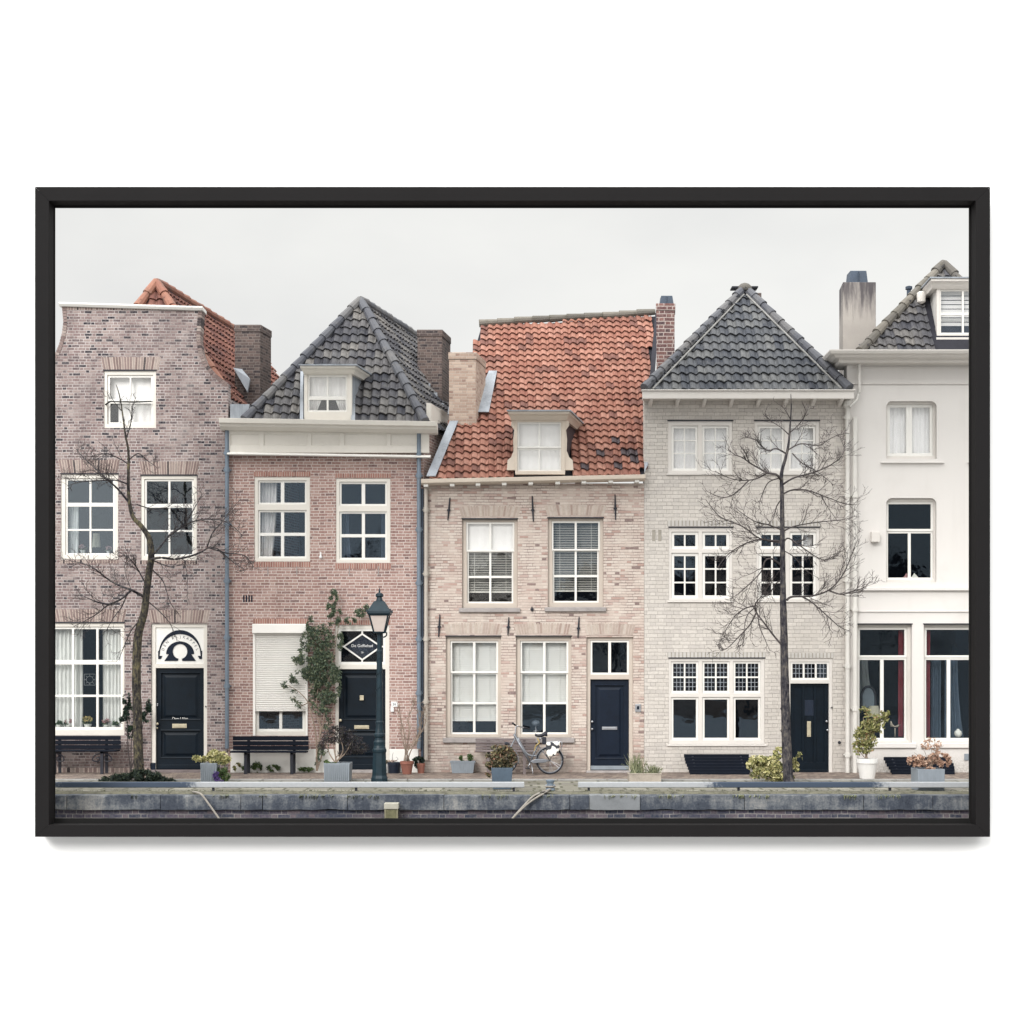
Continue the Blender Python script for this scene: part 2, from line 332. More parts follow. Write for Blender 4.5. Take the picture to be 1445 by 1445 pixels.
    M['slab'] = brick('quay_pavers', [(K(164, 160, 150, .55), 5), (K(152, 148, 140, .55), 5), (K(176, 172, 160, .55), 4)], K(108, 108, 92, .5), .42, .42, .05, plane=0, flemish=False, grime=(K(118, 116, 96, .5), .5), patch=(K(124, 121, 102, .5), .4))
    M['kerb'] = plain('kerb_stone', K(176, 175, 172, .55), .85, .15, 3)
    t = NT('coping_stone'); v = t.obj(); a = t.noise(t.scalev(v, (1, 1, 2.2)), .75, 6, .62); b = t.noise(t.scalev(v, (7, 7, 1.6)), 1.0, 5, .6); c = t.noise(v, 30, 4)
    f = t.math('ADD', t.math('ADD', t.math('MULTIPLY', a, .5), t.math('MULTIPLY', b, .3)), t.math('MULTIPLY', c, .2))
    M['coping'] = t.finish(t.ramp(f, [(.38, K(45, 52, 66, 0.574)), (.47, K(73, 80, 92, 0.574)), (.55, K(117, 121, 126, 0.574)), (.66, K(171, 169, 165, 0.574))]), .85, c, .4, .01)
    M['coping_new'] = plain('coping_pale', K(160, 164, 168, 0.418), .8, .1, 4)
    M['bq'] = brick('quay_brick', [(K(84, 78, 92), 5), (K(70, 70, 86), 5), (K(100, 90, 98), 4), (K(56, 60, 76), 3)], K(150, 146, 144), .22, .07, .014, mortar_dark=K(92, 92, 98), grime=(K(48, 56, 72), .6))
    t = NT('rail_weathered'); v = t.obj(); g = t.noise(v, 16, 5, .65); ge = t.n('ShaderNodeNewGeometry'); sp = t.n('ShaderNodeSeparateXYZ'); t.link(ge.outputs['Position'], sp.inputs[0])
    bump = lambda c, w: t.smooth(t.math('ABSOLUTE', t.math('SUBTRACT', sp.outputs[0], c)), w * .55, w * 1.25, 1, 0)      # two damp blackened lengths of the rail
    f = t.math('MAXIMUM', bump(-7.0, 1.45), bump(5.1, 1.75)); f = t.math('ADD', f, t.math('MULTIPLY', t.math('SUBTRACT', g, .52), 1.1))
    M['rail'] = t.finish(t.mix(t.smooth(f, .3, .75), t.mix(g, K(178, 183, 190, .56), K(206, 208, 210, .56)), K(66, 80, 100, .6)), .75, g, .3, .01)
    M['moss'] = plain('moss_strip', K(133, 130, 113, 0.4), .95, .32, 9)
    for nm, lo, mid, hi in (('bark', K(38, 38, 46), K(72, 70, 74), K(112, 106, 100)), ('bark_lichen', K(46, 45, 48), K(80, 76, 72), K(128, 120, 92))):
        t = NT(nm); v = t.obj(); a = t.noise(t.scalev(v, (1, 1, .3)), 26, 6, .7); b = t.noise(v, 7, 5, .7)
        M[nm] = t.finish(t.ramp(t.math('ADD', t.math('MULTIPLY', a, .55), t.math('MULTIPLY', b, .45)), [(.4, lo), (.5, mid), (.6, hi)]), .95, a, 1.0, .03, .1)
    M['twig'] = plain('twig', K(74, 68, 68), .9, .1, 5); M['twig_pale'] = plain('twig_pale', K(150, 134, 120), .9, .15, 9)
    M['leaf_ivy'] = per_face('leaf_ivy', [(K(44, 62, 50, .72), 5), (K(34, 52, 48, .72), 5), (K(60, 80, 58, .72), 3)], .5, trans=.15)
    M['leaf_climb'] = per_face('leaf_climber', [(K(77, 89, 72, 1.44), 5), (K(61, 74, 64, 1.44), 5), (K(101, 111, 88, 1.44), 3), (K(125, 127, 100, 1.44), 1)], .5, trans=.2)
    M['leaf_jun'] = per_face('leaf_juniper', [(K(52, 66, 56, .72), 5), (K(40, 54, 50, .72), 5), (K(76, 88, 66, .72), 3)], .6)
    M['leaf_yel'] = per_face('leaf_variegated', [(K(204, 197, 142, 0.9), 5), (K(178, 175, 114, 0.9), 4), (K(119, 123, 77, 0.9), 3), (K(222, 215, 171, 0.9), 3), (K(83, 95, 64, 0.9), 2)], .6, trans=.2)
    M['leaf_var'] = per_face('leaf_yellowgreen', [(K(166, 165, 106, 0.828), 5), (K(131, 135, 81, 0.828), 4), (K(198, 191, 141, 0.828), 3), (K(95, 103, 65, 0.828), 4), (K(190, 150, 117, 0.828), 1)], .6, trans=.2)
    M['leaf_purple'] = per_face('leaf_dark_purple', [(K(62, 56, 64, .72), 5), (K(78, 72, 70, .72), 5), (K(92, 92, 80, .72), 3), (K(50, 50, 60, .72), 3)], .6, trans=.15)
    M['leaf_dry'] = per_face('leaf_dry_peach', [(K(202, 168, 146, 0.864), 5), (K(184, 146, 125, 0.864), 5), (K(219, 190, 168, 0.864), 3), (K(147, 118, 102, 0.864), 3)], .7, trans=.15)
    M['leaf_mix'] = per_face('leaf_mixed_russet', [(K(127, 118, 91, 0.72), 4), (K(94, 94, 72, 0.72), 5), (K(150, 113, 92, 0.72), 3), (K(171, 158, 115, 0.72), 2), (K(66, 72, 59, 0.72), 4)], .6, trans=.15)
    M['leaf_green'] = per_face('leaf_green', [(K(92, 116, 70, .72), 5), (K(72, 98, 62, .72), 5), (K(130, 146, 90, .72), 3)], .6, trans=.15)
    M['leaf_sage'] = per_face('leaf_sage', [(K(140, 144, 112, .72), 5), (K(112, 120, 92, .72), 5), (K(164, 164, 128, .72), 2)], .6)
    M['flower_purple'] = per_face('flower_purple', [(K(96, 74, 134, .72), 5), (K(76, 58, 116, .72), 4)], .6); M['flower_yellow'] = per_face('flower_cream', [(K(226, 206, 140, .72), 5), (K(212, 190, 122, .72), 4)], .6)
    M['flower_pink'] = per_face('flower_pink', [(K(214, 172, 172, .72), 5), (K(196, 148, 156, .72), 4)], .6)
    M['pot_grey'] = plain('planter_grey', K(138, 146, 154), .7, .1, 4, streak=True); M['pot_blue'] = plain('planter_bluegrey', K(80, 95, 110, .75), .6, .15, 3); M['terracotta'] = plain('terracotta', K(170, 114, 99, 0.552), .85, .12, 7)
    M['pot_white'] = plain('pot_white', K(232, 231, 228, .82), .5, .03, 3); M['pot_navy'] = plain('pot_glaze_navy', K(28, 40, 58, .6), .3, .1, 5, spec=.6); M['soil'] = plain('soil', K(62, 54, 52), .95)
    M['wood_grey'] = plain('wood_grey', K(122, 112, 112), .8, .15, 5); M['wood_pale'] = plain('wood_pale', K(172, 162, 150), .85, .15, 5); M['wood_mossy'] = plain('post_mossy', K(116, 113, 86, .6), .9, .3, 9)
    M['rope'] = plain('rope_pale', K(205, 197, 187, 0.36), .9, .1, 20); M['rubber'] = plain('rubber', K(34, 36, 44), .7); M['alu'] = plain('bike_silver', K(160, 164, 172, .5), .35, .1, 9, metal=.4); M['leather'] = plain('saddle_black', K(40, 42, 52), .5)
    t = NT('pannier_cow'); v = t.obj(); M['cow'] = t.finish(t.ramp(t.noise(v, 9, 1, .4), [(.52, K(232, 230, 222)), (.54, K(50, 52, 60))]), .6)
    M['yellow'] = plain('lock_yellow', K(196, 172, 112, .6), .6); M['lampglass'] = plain('lantern_glass', K(205, 192, 184), .3, .05, 2, spec=.5); M['shade'] = plain('lamp_shade', K(196, 192, 176), .8, .05, 3); M['opal'] = plain('opal_globe', K(122, 134, 146), .3)
    M['cap'] = plain('post_cap', K(219, 215, 199, 0.408), .8, .08, 8); M['strip'] = plain('post_strip', K(164, 158, 130, 0.45), .9, .2, 9)
    M['wall'] = plain('wall_white', (.80, .80, .80, 1), .9, .004, 1, bump=.02); M['frame'] = plain('frame_black', K(44, 42, 43, .36), .7, .04, 1.5, spec=.1, bump=.05); M['frame_in'] = plain('frame_recess_black', K(12, 11, 11, .3), .9, .05, 2)
    M['sign_white'] = plain('enamel_white', K(236, 236, 236, .84), .4, .02)
    M['dark_pane'] = plain('sign_navy', K(26, 38, 56, .85), .3, .08, 3, spec=.5)
# ------------------------------------------------------------------ building parts
def X(p): return GX(p)
def Z(p): return GZ(p)
def rect(x0, y0, x1, y1): return (X(x0), X(x1), Z(y1), Z(y0))
def sash(x0, y0, x1, y1, b, cols, rows, mw, drop=0, cf=None, rf=None):     # opening in the frame + glazing bars
    return dict(r=(x0, y0, x1, y1), b=b, cols=cols, rows=rows, mw=mw, dy=drop, cf=cf, rf=rf)
def sash_panes(s):
    x0, y0, x1, y1 = s['r']; b, mw = s['b'], s['mw']
    ix0, iy0, ix1, iy1 = x0 + b, y0 + b, x1 - b, y1 - b
    cf = s['cf'] or [1] * s['cols']; rf = s['rf'] or [1] * s['rows']
    w = (ix1 - ix0) - mw * (len(cf) - 1); hh = (iy1 - iy0) - mw * (len(rf) - 1); out = []
    y = iy0
    for r_ in rf:
        ph = hh * r_ / sum(rf); x = ix0
        for c_ in cf:
            pw = w * c_ / sum(cf); out.append((x, y, x + pw, y + ph)); x += pw + mw
        y += ph + mw
    return out
def window(h, R_, sashes, rec=.02, fm='cream', sm='white', pane='pane', sill=None, name='window', label=None, bevel=.008, head=True):
    mb = MB(); mb.grid(*rect(*R_), [rect(*s['r']) for s in sashes], rec, rec + .13)
    w = mb.build(name, M[fm], h, bevel=bevel)
    if label: w['label'] = label
    for s in sashes:
        mb = MB(); d = rec + .03 + s['dy']
        mb.grid(*rect(*s['r']), [rect(*p) for p in sash_panes(s)], d, d + .045)
        mb.build('sash', M[sm], w, bevel=.005)
    mb = MB()
    for s in sashes:
        r = rect(*s['r']); d = rec + .05 + s['dy']; mb.box(r[0] + .004, r[1] - .004, d, d + .006, r[2] + .004, r[3] - .004)
    mb.build('pane', M[pane], w)
    if head: mb = MB(); mb.box(X(R_[0]) - .012, X(R_[2]) + .012, -.016, rec + .1, Z(R_[1]) - .001, Z(R_[1]) + .02); mb.build('head_shadow_strip', M['iron'], w)  # dark strip added as the shadow line above the window frame
    if sill:
        mb = MB(); mb.box(X(sill[0]), X(sill[2]), -sill[4], rec + .1, Z(sill[3]), Z(sill[1])); mb.build('sill', M[sill[5]], w, bevel=.01)
    return w
def curtain(w, x0, y0, x1, y1, y=.24, mat='curtain', folds=6, amp=.018, name='curtain', gather=0):
    mb = MB(); n = folds * 8; vs = []
    for i in range(n + 1):
        for j in range(5):
            q = j / 4; xx = x0 + (x1 - x0) * i / n
            xx += gather * q * q * (i / n)
            ph = 2 * math.pi * folds * i / n
            vs.append((X(xx), y + amp * math.sin(ph + .7 * math.sin(q * 2)) + amp * .4 * math.sin(ph * .43), Z(y0 + (y1 - y0) * q)))
    fs = [(i * 5 + j, i * 5 + j + 1, (i + 1) * 5 + j + 1, (i + 1) * 5 + j) for i in range(n) for j in range(4)]
    mb.add(vs, fs); return mb.build(name, M[mat], w, smooth=True)
def blind(w, x0, y0, x1, y1, pitch, mat='blind', tilt=35, y=.2, sw=None, cord=True):
    mb = MB(); z = y0; sw = sw or .042; c, s = math.cos(R(tilt)), math.sin(R(tilt))
    while z < y1 - .5:
        zc = Z(z + pitch / 2)
        a, b = sw / 2 * c, sw / 2 * s
        vs = [(X(x0), y - a, zc - b), (X(x1), y - a, zc - b), (X(x1), y + a, zc + b), (X(x0), y + a, zc + b)]
        vs += [(v[0], v[1], v[2] + .002) for v in vs]
        mb.add(vs, [(0, 3, 2, 1), (4, 5, 6, 7), (0, 1, 5, 4), (1, 2, 6, 5), (2, 3, 7, 6), (3, 0, 4, 7)])
        z += pitch
    mb.box(X(x0), X(x1), y - .02, y + .02, Z(y1 + 1.5), Z(y1))
    if cord:
        for q in (.16, .84): xx = X(x0 + (x1 - x0) * q); mb.box(xx - .004, xx + .004, y - .03, y - .026, Z(y1), Z(y0))
    return mb.build('blind', M[mat], w)
def lintel(h, x0, y0, x1, y1, flare, mat, n=None, proud=.006, rise=0):
    mb = MB(); n = n or max(4, int((x1 - x0) / 3.9)); vs0 = []
    for i in range(n):
        t0, t1 = (i + .15) / n, (i + .85) / n
        pt = lambda t, top: (x0 + (x1 - x0) * t + (0 if top else flare * (1 - 2 * t)), (y0 if top else y1) + (4 * rise * (t - .5) ** 2 - rise) * 1.0)
        q = [pt(t0, 0), pt(t1, 0), pt(t1, 1), pt(t0, 1)]
        j = rng.uniform(-.003, .003); pr = -proud + j
        vs = [(X(a), pr, Z(b)) for a, b in q] + [(X(a), .06, Z(b)) for a, b in q]
        mb.add(vs, [(0, 1, 2, 3), (0, 4, 5, 1), (1, 5, 6, 2), (2, 6, 7, 3), (3, 7, 4, 0)], (rng.randrange(900), rng.randrange(900)))
    o = mb.build('lintel', M[mat], h)
    q = MB(); q.prism([(X(x0 + flare), Z(y1)), (X(x1 - flare), Z(y1)), (X(x1), Z(y0 + .0)), (X(x0), Z(y0))], -.001, .05)
    q.build('mortar_bed', M['mortar4' if mat == 'soldier4' else 'mortar'], o)
    return o
def door_leaf(h, x0, y0, x1, y1, panels, mat, rec=.1, label=None, name='door'):
    mb = MB(); mb.grid(*rect(x0, y0, x1, y1), [rect(*p) for p in panels], rec, rec + .05)
    for p in panels:                                            # fielded panel with a sloping edge
        r = rect(*p); m = .05; d0, d1, d2 = rec + .03, rec + .03, rec + .008
        loops = [[(r[0] - .002, d1, r[2] - .002), (r[1] + .002, d1, r[2] - .002), (r[1] + .002, d1, r[3] + .002), (r[0] - .002, d1, r[3] + .002)],
                 [(r[0] + m, d1, r[2] + m), (r[1] - m, d1, r[2] + m), (r[1] - m, d1, r[3] - m), (r[0] + m, d1, r[3] - m)],
                 [(r[0] + m * 2, d2, r[2] + m * 2), (r[1] - m * 2, d2, r[2] + m * 2), (r[1] - m * 2, d2, r[3] - m * 2), (r[0] + m * 2, d2, r[3] - m * 2)]]
        if r[1] - r[0] > m * 5 and r[3] - r[2] > m * 5:
            vs = [q for l in loops for q in l]
            mb.add(vs, [(a * 4 + k, a * 4 + (k + 1) % 4, a * 4 + 4 + (k + 1) % 4, a * 4 + 4 + k) for a in (0, 1) for k in range(4)] + [(8, 9, 10, 11)])
            for zz in (r[2], r[3]):                              # bolection moulding, top and bottom rail
                mb.loft([[(xx, rec + .0, zz - .012), (xx, rec - .018, zz), (xx, rec, zz + .024)] for xx in (r[0] - .02, r[1] + .02)])
        else:
            mb.box(r[0] - .002, r[1] + .002, rec + .022, rec + .03, r[2] - .002, r[3] + .002)
    o = mb.build(name, M[mat], h, bevel=.004)
    if label: o['label'] = label
    return o
def knob(d, px, py, rec, r=.03, mat='brass', name='handle'):
    mb = MB(); c = Vector((X(px), rec, Z(py)))
    mb.tube([c, c + Vector((0, -.04, 0)), c + Vector((0, -.045, 0)), c + Vector((0, -.07, 0)), c + Vector((0, -.085, 0))], 0, radii=[.012, .012, r * .8, r, r * .5], seg=12)
    return mb.build(name, M[mat], d, smooth=True)
def plate(d, x0, y0, x1, y1, rec, th, mat, name):
    mb = MB(); mb.box(X(x0), X(x1), rec - th, rec, Z(y1), Z(y0)); return mb.build(name, M[mat], d, bevel=min(.006, th * .3))
def letter_slot(d, x0, y0, x1, y1, rec, mat='brass'):
    mb = MB(); mb.box(X(x0), X(x1), rec - .014, rec, Z(y1), Z(y0)); a, b = (2, 1.2) if x1 - x0 > y1 - y0 else (1.3, 2)
    mb.box(X(x0 + a), X(x1 - a), rec - .022, rec - .0142, Z(y1 - b), Z(y0 + b))
    return mb.build('letter_slot', M[mat], d, bevel=.003)
def text_mesh(txt, size, place, rot=0.0, shear=0.0, align='CENTER', ext=.002):
    """letters standing on the facade: returns (verts, faces) in world coordinates"""
    c = bpy.data.curves.new('letters', 'FONT'); c.body = txt; c.size = size; c.align_x = align; c.align_y = 'CENTER'; c.extrude = ext; c.shear = shear; c.resolution_u = 3
    o = bpy.data.objects.new('letters', c); COL.objects.link(o)
    me = bpy.data.meshes.new_from_object(o.evaluated_get(bpy.context.evaluated_depsgraph_get()))
    ca, sa = math.cos(rot), math.sin(rot)
    vs = [(place[0] + v.co.x * ca - v.co.y * sa, place[1] - v.co.z, place[2] + v.co.x * sa + v.co.y * ca) for v in me.vertices]
    fs = [tuple(p.vertices) for p in me.polygons]
    bpy.data.objects.remove(o); bpy.data.curves.remove(c); bpy.data.meshes.remove(me)
    return vs, fs
def writing(h, txt, px, py, y, size, mat, rot=0, shear=0, name='lettering'):
    mb = MB(); mb.add(*text_mesh(txt, size, (X(px), y, Z(py)), rot, shear)); return mb.build(name, M[mat], h)
def pipe(h, px, py0, py1, r, mat, y=-.1, clips=(), extra=None, name='downpipe'):
    mb = MB(); pts = [(X(px), y, Z(py0)), (X(px), y, Z(py1))]
    if extra: pts = [tuple(W(a, b, c)) for a, b, c in extra] + pts
    mb.tube(pts, r, seg=10)
    for q in clips: mb.lathe([(r * 1.35, -.05), (r * 1.35, .05)], X(px), y, Z(q), seg=10); mb.box(X(px) - r * 1.8, X(px) + r * 1.8, y, -.001, Z(q) - .012, Z(q) + .012)
    return mb.build(name, M[mat], h, smooth=False)
def moulding(x0, x1, prof, ret=0.0, endslope=(0, 0), zz=(0, 0)):
    """horizontal cornice: prof = (y, z) outline; zz = extra height at each end; ends return along the wall"""
    mb = MB(); secs = []
    for x, dz in ((x0, zz[0]), (x1, zz[1])): secs.append([(x, a, b + dz) for a, b in prof])
    mb.loft(secs); return mb
# ------------------------------------------------------------------ roofs
def inpoly(p, poly):
    c = False; n = len(poly)
    for i in range(n):
        a, b = poly[i], poly[(i + 1) % n]
        if (a[1] > p[1]) != (b[1] > p[1]) and p[0] < (b[0] - a[0]) * (p[1] - a[1]) / (b[1] - a[1]) + a[0]: c = not c
    return c
def tiles(O, U, V, poly3, tw, th, amp=.028, lip=.044, flip=1, bad=(), under=True, seg=8, holes=()):
    N = U.cross(V)
    if flip < 0: N = -N
    P = [((p - O).dot(U), (p - O).dot(V)) for p in poly3]
    H = [[((p - O).dot(U), (p - O).dot(V)) for p in hp] for hp in holes]
    u0, u1 = min(p[0] for p in P), max(p[0] for p in P); v0, v1 = min(p[1] for p in P), max(p[1] for p in P)
    mb = MB(); r = random.Random(int(abs(O.x * 100)) + 3)
    wave = [amp * (math.sin(2 * math.pi * k / seg) + .28 * math.sin(4 * math.pi * k / seg + .6)) for k in range(seg + 1)]
    for j in range(int((v1 - v0) / th) + 2):
        va = v0 + j * th; vb = va + th * 1.12
        for i in range(int((u1 - u0) / tw) + 2):
            ua = u0 + i * tw
            cc = (ua + tw / 2, va + th * .45)
            if not inpoly(cc, P) or any(inpoly(cc, q) for q in H): continue
            dz = r.gauss(0, .003); tl = r.gauss(0, .004); dv = r.gauss(0, .008); sk = r.gauss(0, .004); vs = []
            for k in range(seg + 1):
                u = ua + tw * k / seg; hh = wave[k]
                vs += [O + U * u + V * (va + dv) + N * (lip + hh + dz + tl * k / seg), O + U * (u + sk) + V * vb + N * (hh + dz - .002),
                       O + U * u + V * (va + dv + .004) + N * (lip + hh + dz + tl * k / seg - .03)]
            fs = [(3 * k, 3 * k + 3, 3 * k + 4, 3 * k + 1) for k in range(seg)] + [(3 * k + 2, 3 * k + 5, 3 * k + 3, 3 * k) for k in range(seg)]
            if flip < 0: fs = [tuple(reversed(f)) for f in fs]
            mi = 1 if (i, j) in bad else 0
            mb.add(vs, fs, (i + .5, j + .5 + int(abs(O.z * 10))), mi)
    if under:
        vs = [p - N * .05 for p in poly3] + [p - N * .09 for p in poly3]; n = len(poly3)
        mb.add(vs, [tuple(range(n)), tuple(reversed(range(n, 2 * n)))] + [(i, i + n, (i + 1) % n + n, (i + 1) % n) for i in range(n)], mi=2)
    return mb
def hips(A, B, r, seg_len, lift):
    """row of overlapping half-round tiles from B (low) up to A (high)"""
    mb = MB(); d = A - B; n = max(1, int(d.length / seg_len)); t = d / n
    for i in range(n):
        p = B + t * i; up = Vector((0, 0, lift + rng.gauss(0, .004)))
        side = Vector((rng.gauss(0, .006), 0, 0)) + up
        mb.tube([p - t * .06 + side, p - t * .06 + side + t * .05, p + t * .98 + side], 0, radii=[r * 1.12, r * 1.12, r * .86], seg=10, uv=(rng.randrange(900), rng.randrange(900)))
    return mb
def hip_roof(h, eL, eR, apex, Y0, pitch, back, k, mat, ridge, tw, th, sides=(True, True), hr=.11, hl=.34, hole=None, ridge_back=True):
    A0, B0 = W(eL[0], eL[1], Y0), W(eR[0], eR[1], Y0)
    U = (B0 - A0).normalized(); Hb = Vector((-U.y, U.x, 0)).normalized()
    V = Hb * math.cos(R(pitch)) + Vector((0, 0, 1)) * math.sin(R(pitch)); V = (V - U * V.dot(U)).normalized(); N = U.cross(V)
    T = on_plane(apex[0], apex[1], A0, N)
    hs = [[on_plane(a, b, A0, N) for a, b in hole]] if hole else []
    r = tiles(A0, U, V, [A0, B0, T], tw, th, holes=hs).build('roof', [M[mat], M['tile_bad'], M['under']], h)
    bk = Vector((k * back, back, 0)); T2 = T + bk; B2 = B0 + bk; A2 = A0 + bk
    if sides[1]:
        u = (B2 - B0).normalized(); n = u.cross((T - B0)).normalized(); v = n.cross(u)
        tiles(B0, u, v, [B0, B2, T2, T], tw, th).build('roof_side', [M[mat], M['tile_bad'], M['under']], h)
    if sides[0]:
        u = (A0 - A2).normalized(); n = u.cross((T - A0)).normalized(); v = n.cross(u)
        tiles(A2, u, v, [A2, A0, T, T2], tw, th).build('roof_side', [M[mat], M['tile_bad'], M['under']], h)
    hips(T, A0, hr, hl, .06).build('hip_tiles', M[ridge], r); hips(T, B0, hr, hl, .06).build('hip_tiles', M[ridge], r)
    if ridge_back: hips(T, T2, hr, hl, .05).build('ridge_tiles', M[ridge], r)
    return r, T, A0, B0, N
def house_body(h, x0, x1, ztop, mat, holes, skew=.2, depth=8.0, room=True, wallname='wall', top=None):
    """front slab with its openings, skewed side walls, a back wall and a dark room behind the windows"""
    mb = MB(); g = .003
    xs0, xs1 = x0 + g, x1 - g
    mb.grid(xs0, xs1, -.3, ztop, holes, 0, .3)
    def side(xa, xb):
        q = [(xa, .301, -.3), (xb, .301, -.3), (xb + skew * depth, depth, -.3), (xa + skew * depth, depth, -.3)]
        p = [(a, b, ztop - .01) for a, b, c in q]; vs = q + p
        mb.add(vs, [(0, 3, 2, 1), (4, 5, 6, 7), (0, 1, 5, 4), (1, 2, 6, 5), (2, 3, 7, 6), (3, 0, 4, 7)])
    side(xs0, xs0 + .25); side(xs1 - .25, xs1)
    w = mb.build(wallname, M[mat], h)
    if room:
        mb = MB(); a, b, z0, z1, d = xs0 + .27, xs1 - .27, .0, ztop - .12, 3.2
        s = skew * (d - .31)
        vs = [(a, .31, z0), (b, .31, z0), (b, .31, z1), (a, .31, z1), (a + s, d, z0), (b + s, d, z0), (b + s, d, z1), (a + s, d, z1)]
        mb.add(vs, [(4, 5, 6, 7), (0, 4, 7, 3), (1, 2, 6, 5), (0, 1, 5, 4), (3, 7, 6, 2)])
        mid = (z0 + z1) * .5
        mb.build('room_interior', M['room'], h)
    return w
def chimney(h, px0, px1, pytop, pybot, Y, depth, mat, cap=None, capmat=None, skew=.2, bandmat=None, corbel=True):
    mb = MB(); x0, x1 = GX(px0, Y), GX(px1, Y); z1, z0 = GZ(pytop, Y), GZ(pybot, Y); s = skew * depth
    def blk(x0, x1, y0, y1, za, zb, s):
        q = [(x0, y0, za), (x1, y0, za), (x1 + s, y1, za), (x0 + s, y1, za)]; vs = q + [(a, b, zb) for a, b, c in q]
        mb.add(vs, [(0, 3, 2, 1), (4, 5, 6, 7), (0, 1, 5, 4), (1, 2, 6, 5), (2, 3, 7, 6), (3, 0, 4, 7)])
    if corbel:
        blk(x0 + .015, x1 - .015, Y + .015, Y + depth - .015, z0, z1 - .16, s); blk(x0, x1, Y, Y + depth, z1 - .158, z1, s)
    else: blk(x0, x1, Y, Y + depth, z0, z1, s)
    o = mb.build('chimney', M[mat], h, bevel=.01)
    if cap:
        mb = MB(); a, b, c, d = cap
        X0, X1 = GX(a, Y + depth * .3), GX(b, Y + depth * .3); zt, zb = GZ(c, Y + depth * .3), z1 + .001
        mb.loft([[(X0, Y + depth * .2, zb), (X1, Y + depth * .2, zb), (X1, Y + depth * .8, zb), (X0, Y + depth * .8, zb)],
                 [(X0 + .03, Y + depth * .25, zt), (X1 - .03, Y + depth * .25, zt), (X1 - .03, Y + depth * .75, zt), (X0 + .03, Y + depth * .75, zt)]])
        for q in (.5,): mb.box(X0 + (X1 - X0) * q - .008, X0 + (X1 - X0) * q + .008, Y + depth * .17, Y + depth * .3, zb + .02, zt - .02)
        mb.build('chimney_cap', M[capmat], o, bevel=.01)
    return o
def anchor(h, x0, y0, x1, y1):
    mb = MB(); a, b = Vector((X(x0), -.03, Z(y0))), Vector((X(x1), -.03, Z(y1)))
    mb.tube([a, a + (b - a) * .3, a + (b - a) * .55, b], 0, radii=[.012, .018, .022, .012], seg=5)
    m = a + (b - a) * .55; mb.box(m.x - .035, m.x + .035, -.045, -.002, m.z - .018, m.z + .018)
    return mb.build('wall_anchor', M['iron'], h)
def dormer(h, R_, sashes, Y, back, skew, cheek, label=None, front='cream', pane='pane_sky', roofmat='lead', cheek_out=0, net=None, cornice=None, cmat='cream', slope=0.0):
    """front frame + cheeks running back into the roof slope + flat roof; all measured at depth Y"""
    gx = lambda p: GX(p, Y); gz = lambda p: GZ(p, Y)
    rc = lambda x0, y0, x1, y1: (gx(x0), gx(x1), gz(y1), gz(y0))
    mb = MB(); mb.grid(*rc(*R_), [rc(*s['r']) for s in sashes], Y, Y + .13)
    d = mb.build('dormer', M[front], h, bevel=.008)
    if label: d['label'] = label
    for s in sashes:
        mb = MB(); q = Y + .03 + s['dy']; mb.grid(*rc(*s['r']), [rc(*p) for p in sash_panes(s)], q, q + .045); mb.build('sash', M['white'], d, bevel=.004)
    mb = MB()
    for s in sashes: r = rc(*s['r']); q = Y + .05 + s['dy']; mb.box(r[0] + .004, r[1] - .004, q, q + .006, r[2] + .004, r[3] - .004)
    mb.build('pane', M[pane], d)
    x0, x1, z0, z1 = rc(*R_); e = skew * back
    mb = MB()
    for xa, xb in ((x0 + .01, x0 + .07), (x1 - .07, x1 - .01)):
        q = [(xa, Y + .131), (xb, Y + .131), (xb + e, Y + back), (xa + e, Y + back)]
        vs = [(a, b, z0) for a, b in q] + [(a, b, z1) for a, b in q]
        mb.add(vs, [(0, 3, 2, 1), (4, 5, 6, 7), (0, 1, 5, 4), (1, 2, 6, 5), (2, 3, 7, 6), (3, 0, 4, 7)])
    mb.build('cheek', M[cheek], d)
    mb = MB(); q = [(x0 + .08, Y + back * .8), (x1 - .08, Y + back * .8)]
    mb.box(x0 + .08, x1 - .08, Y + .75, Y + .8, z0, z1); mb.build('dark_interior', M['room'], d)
    if cornice:
        c0, cy0, c1, cy1 = cornice; mb = MB(); yo = Y - .2
        a0, a1, zt, zb = GX(c0, yo), GX(c1, yo), GZ(cy0, yo), GZ(cy1, yo); hh = zt - zb; m = (a1 - a0) * .035
        prof = [(m * 1.25, -.03, 0), (m, -.08, hh * .25), (m * .55, -.12, hh * .5), (0, -.2, hh * .72), (0, -.2, hh)]
        secs = []
        for i, o, z in prof: secs.append([(a0 + i, Y + o, zb + z), (a1 - i, Y + o, zb + z), (a1 - i + e, Y + back, zb + z), (a0 + i + e, Y + back, zb + z)])
        mb.loft(secs); mb.build('cornice', M[cmat], d)
        mb = MB(); q = .03
        mb.loft([[(a0 - q, yo - q, zt + .001), (a1 + q, yo - q, zt + .001), (a1 + q + e, Y + back, zt + .001), (a0 - q + e, Y + back, zt + .001)],
                 [(a0 - q, yo - q, zt + .03), (a1 + q, yo - q, zt + .03), (a1 + q + e, Y + back, zt + .03), (a0 - q + e, Y + back, zt + .03)]])
        mb.build('dormer_roof', M[roofmat], d)
    return d
def dnet(d, x0, y0, x1, y1, Y, mat='net', folds=5, name='curtain', amp=.012):
    mb = MB(); n = folds * 8; vs = []
    for i in range(n + 1):
        for z in (y0, y1): vs.append((GX(x0 + (x1 - x0) * i / n, Y), Y + amp * math.sin(2 * math.pi * folds * i / n), GZ(z, Y)))
    mb.add(vs, [(2 * i, 2 * i + 1, 2 * i + 3, 2 * i + 2) for i in range(n)]); return mb.build(name, M[mat], d, smooth=True)
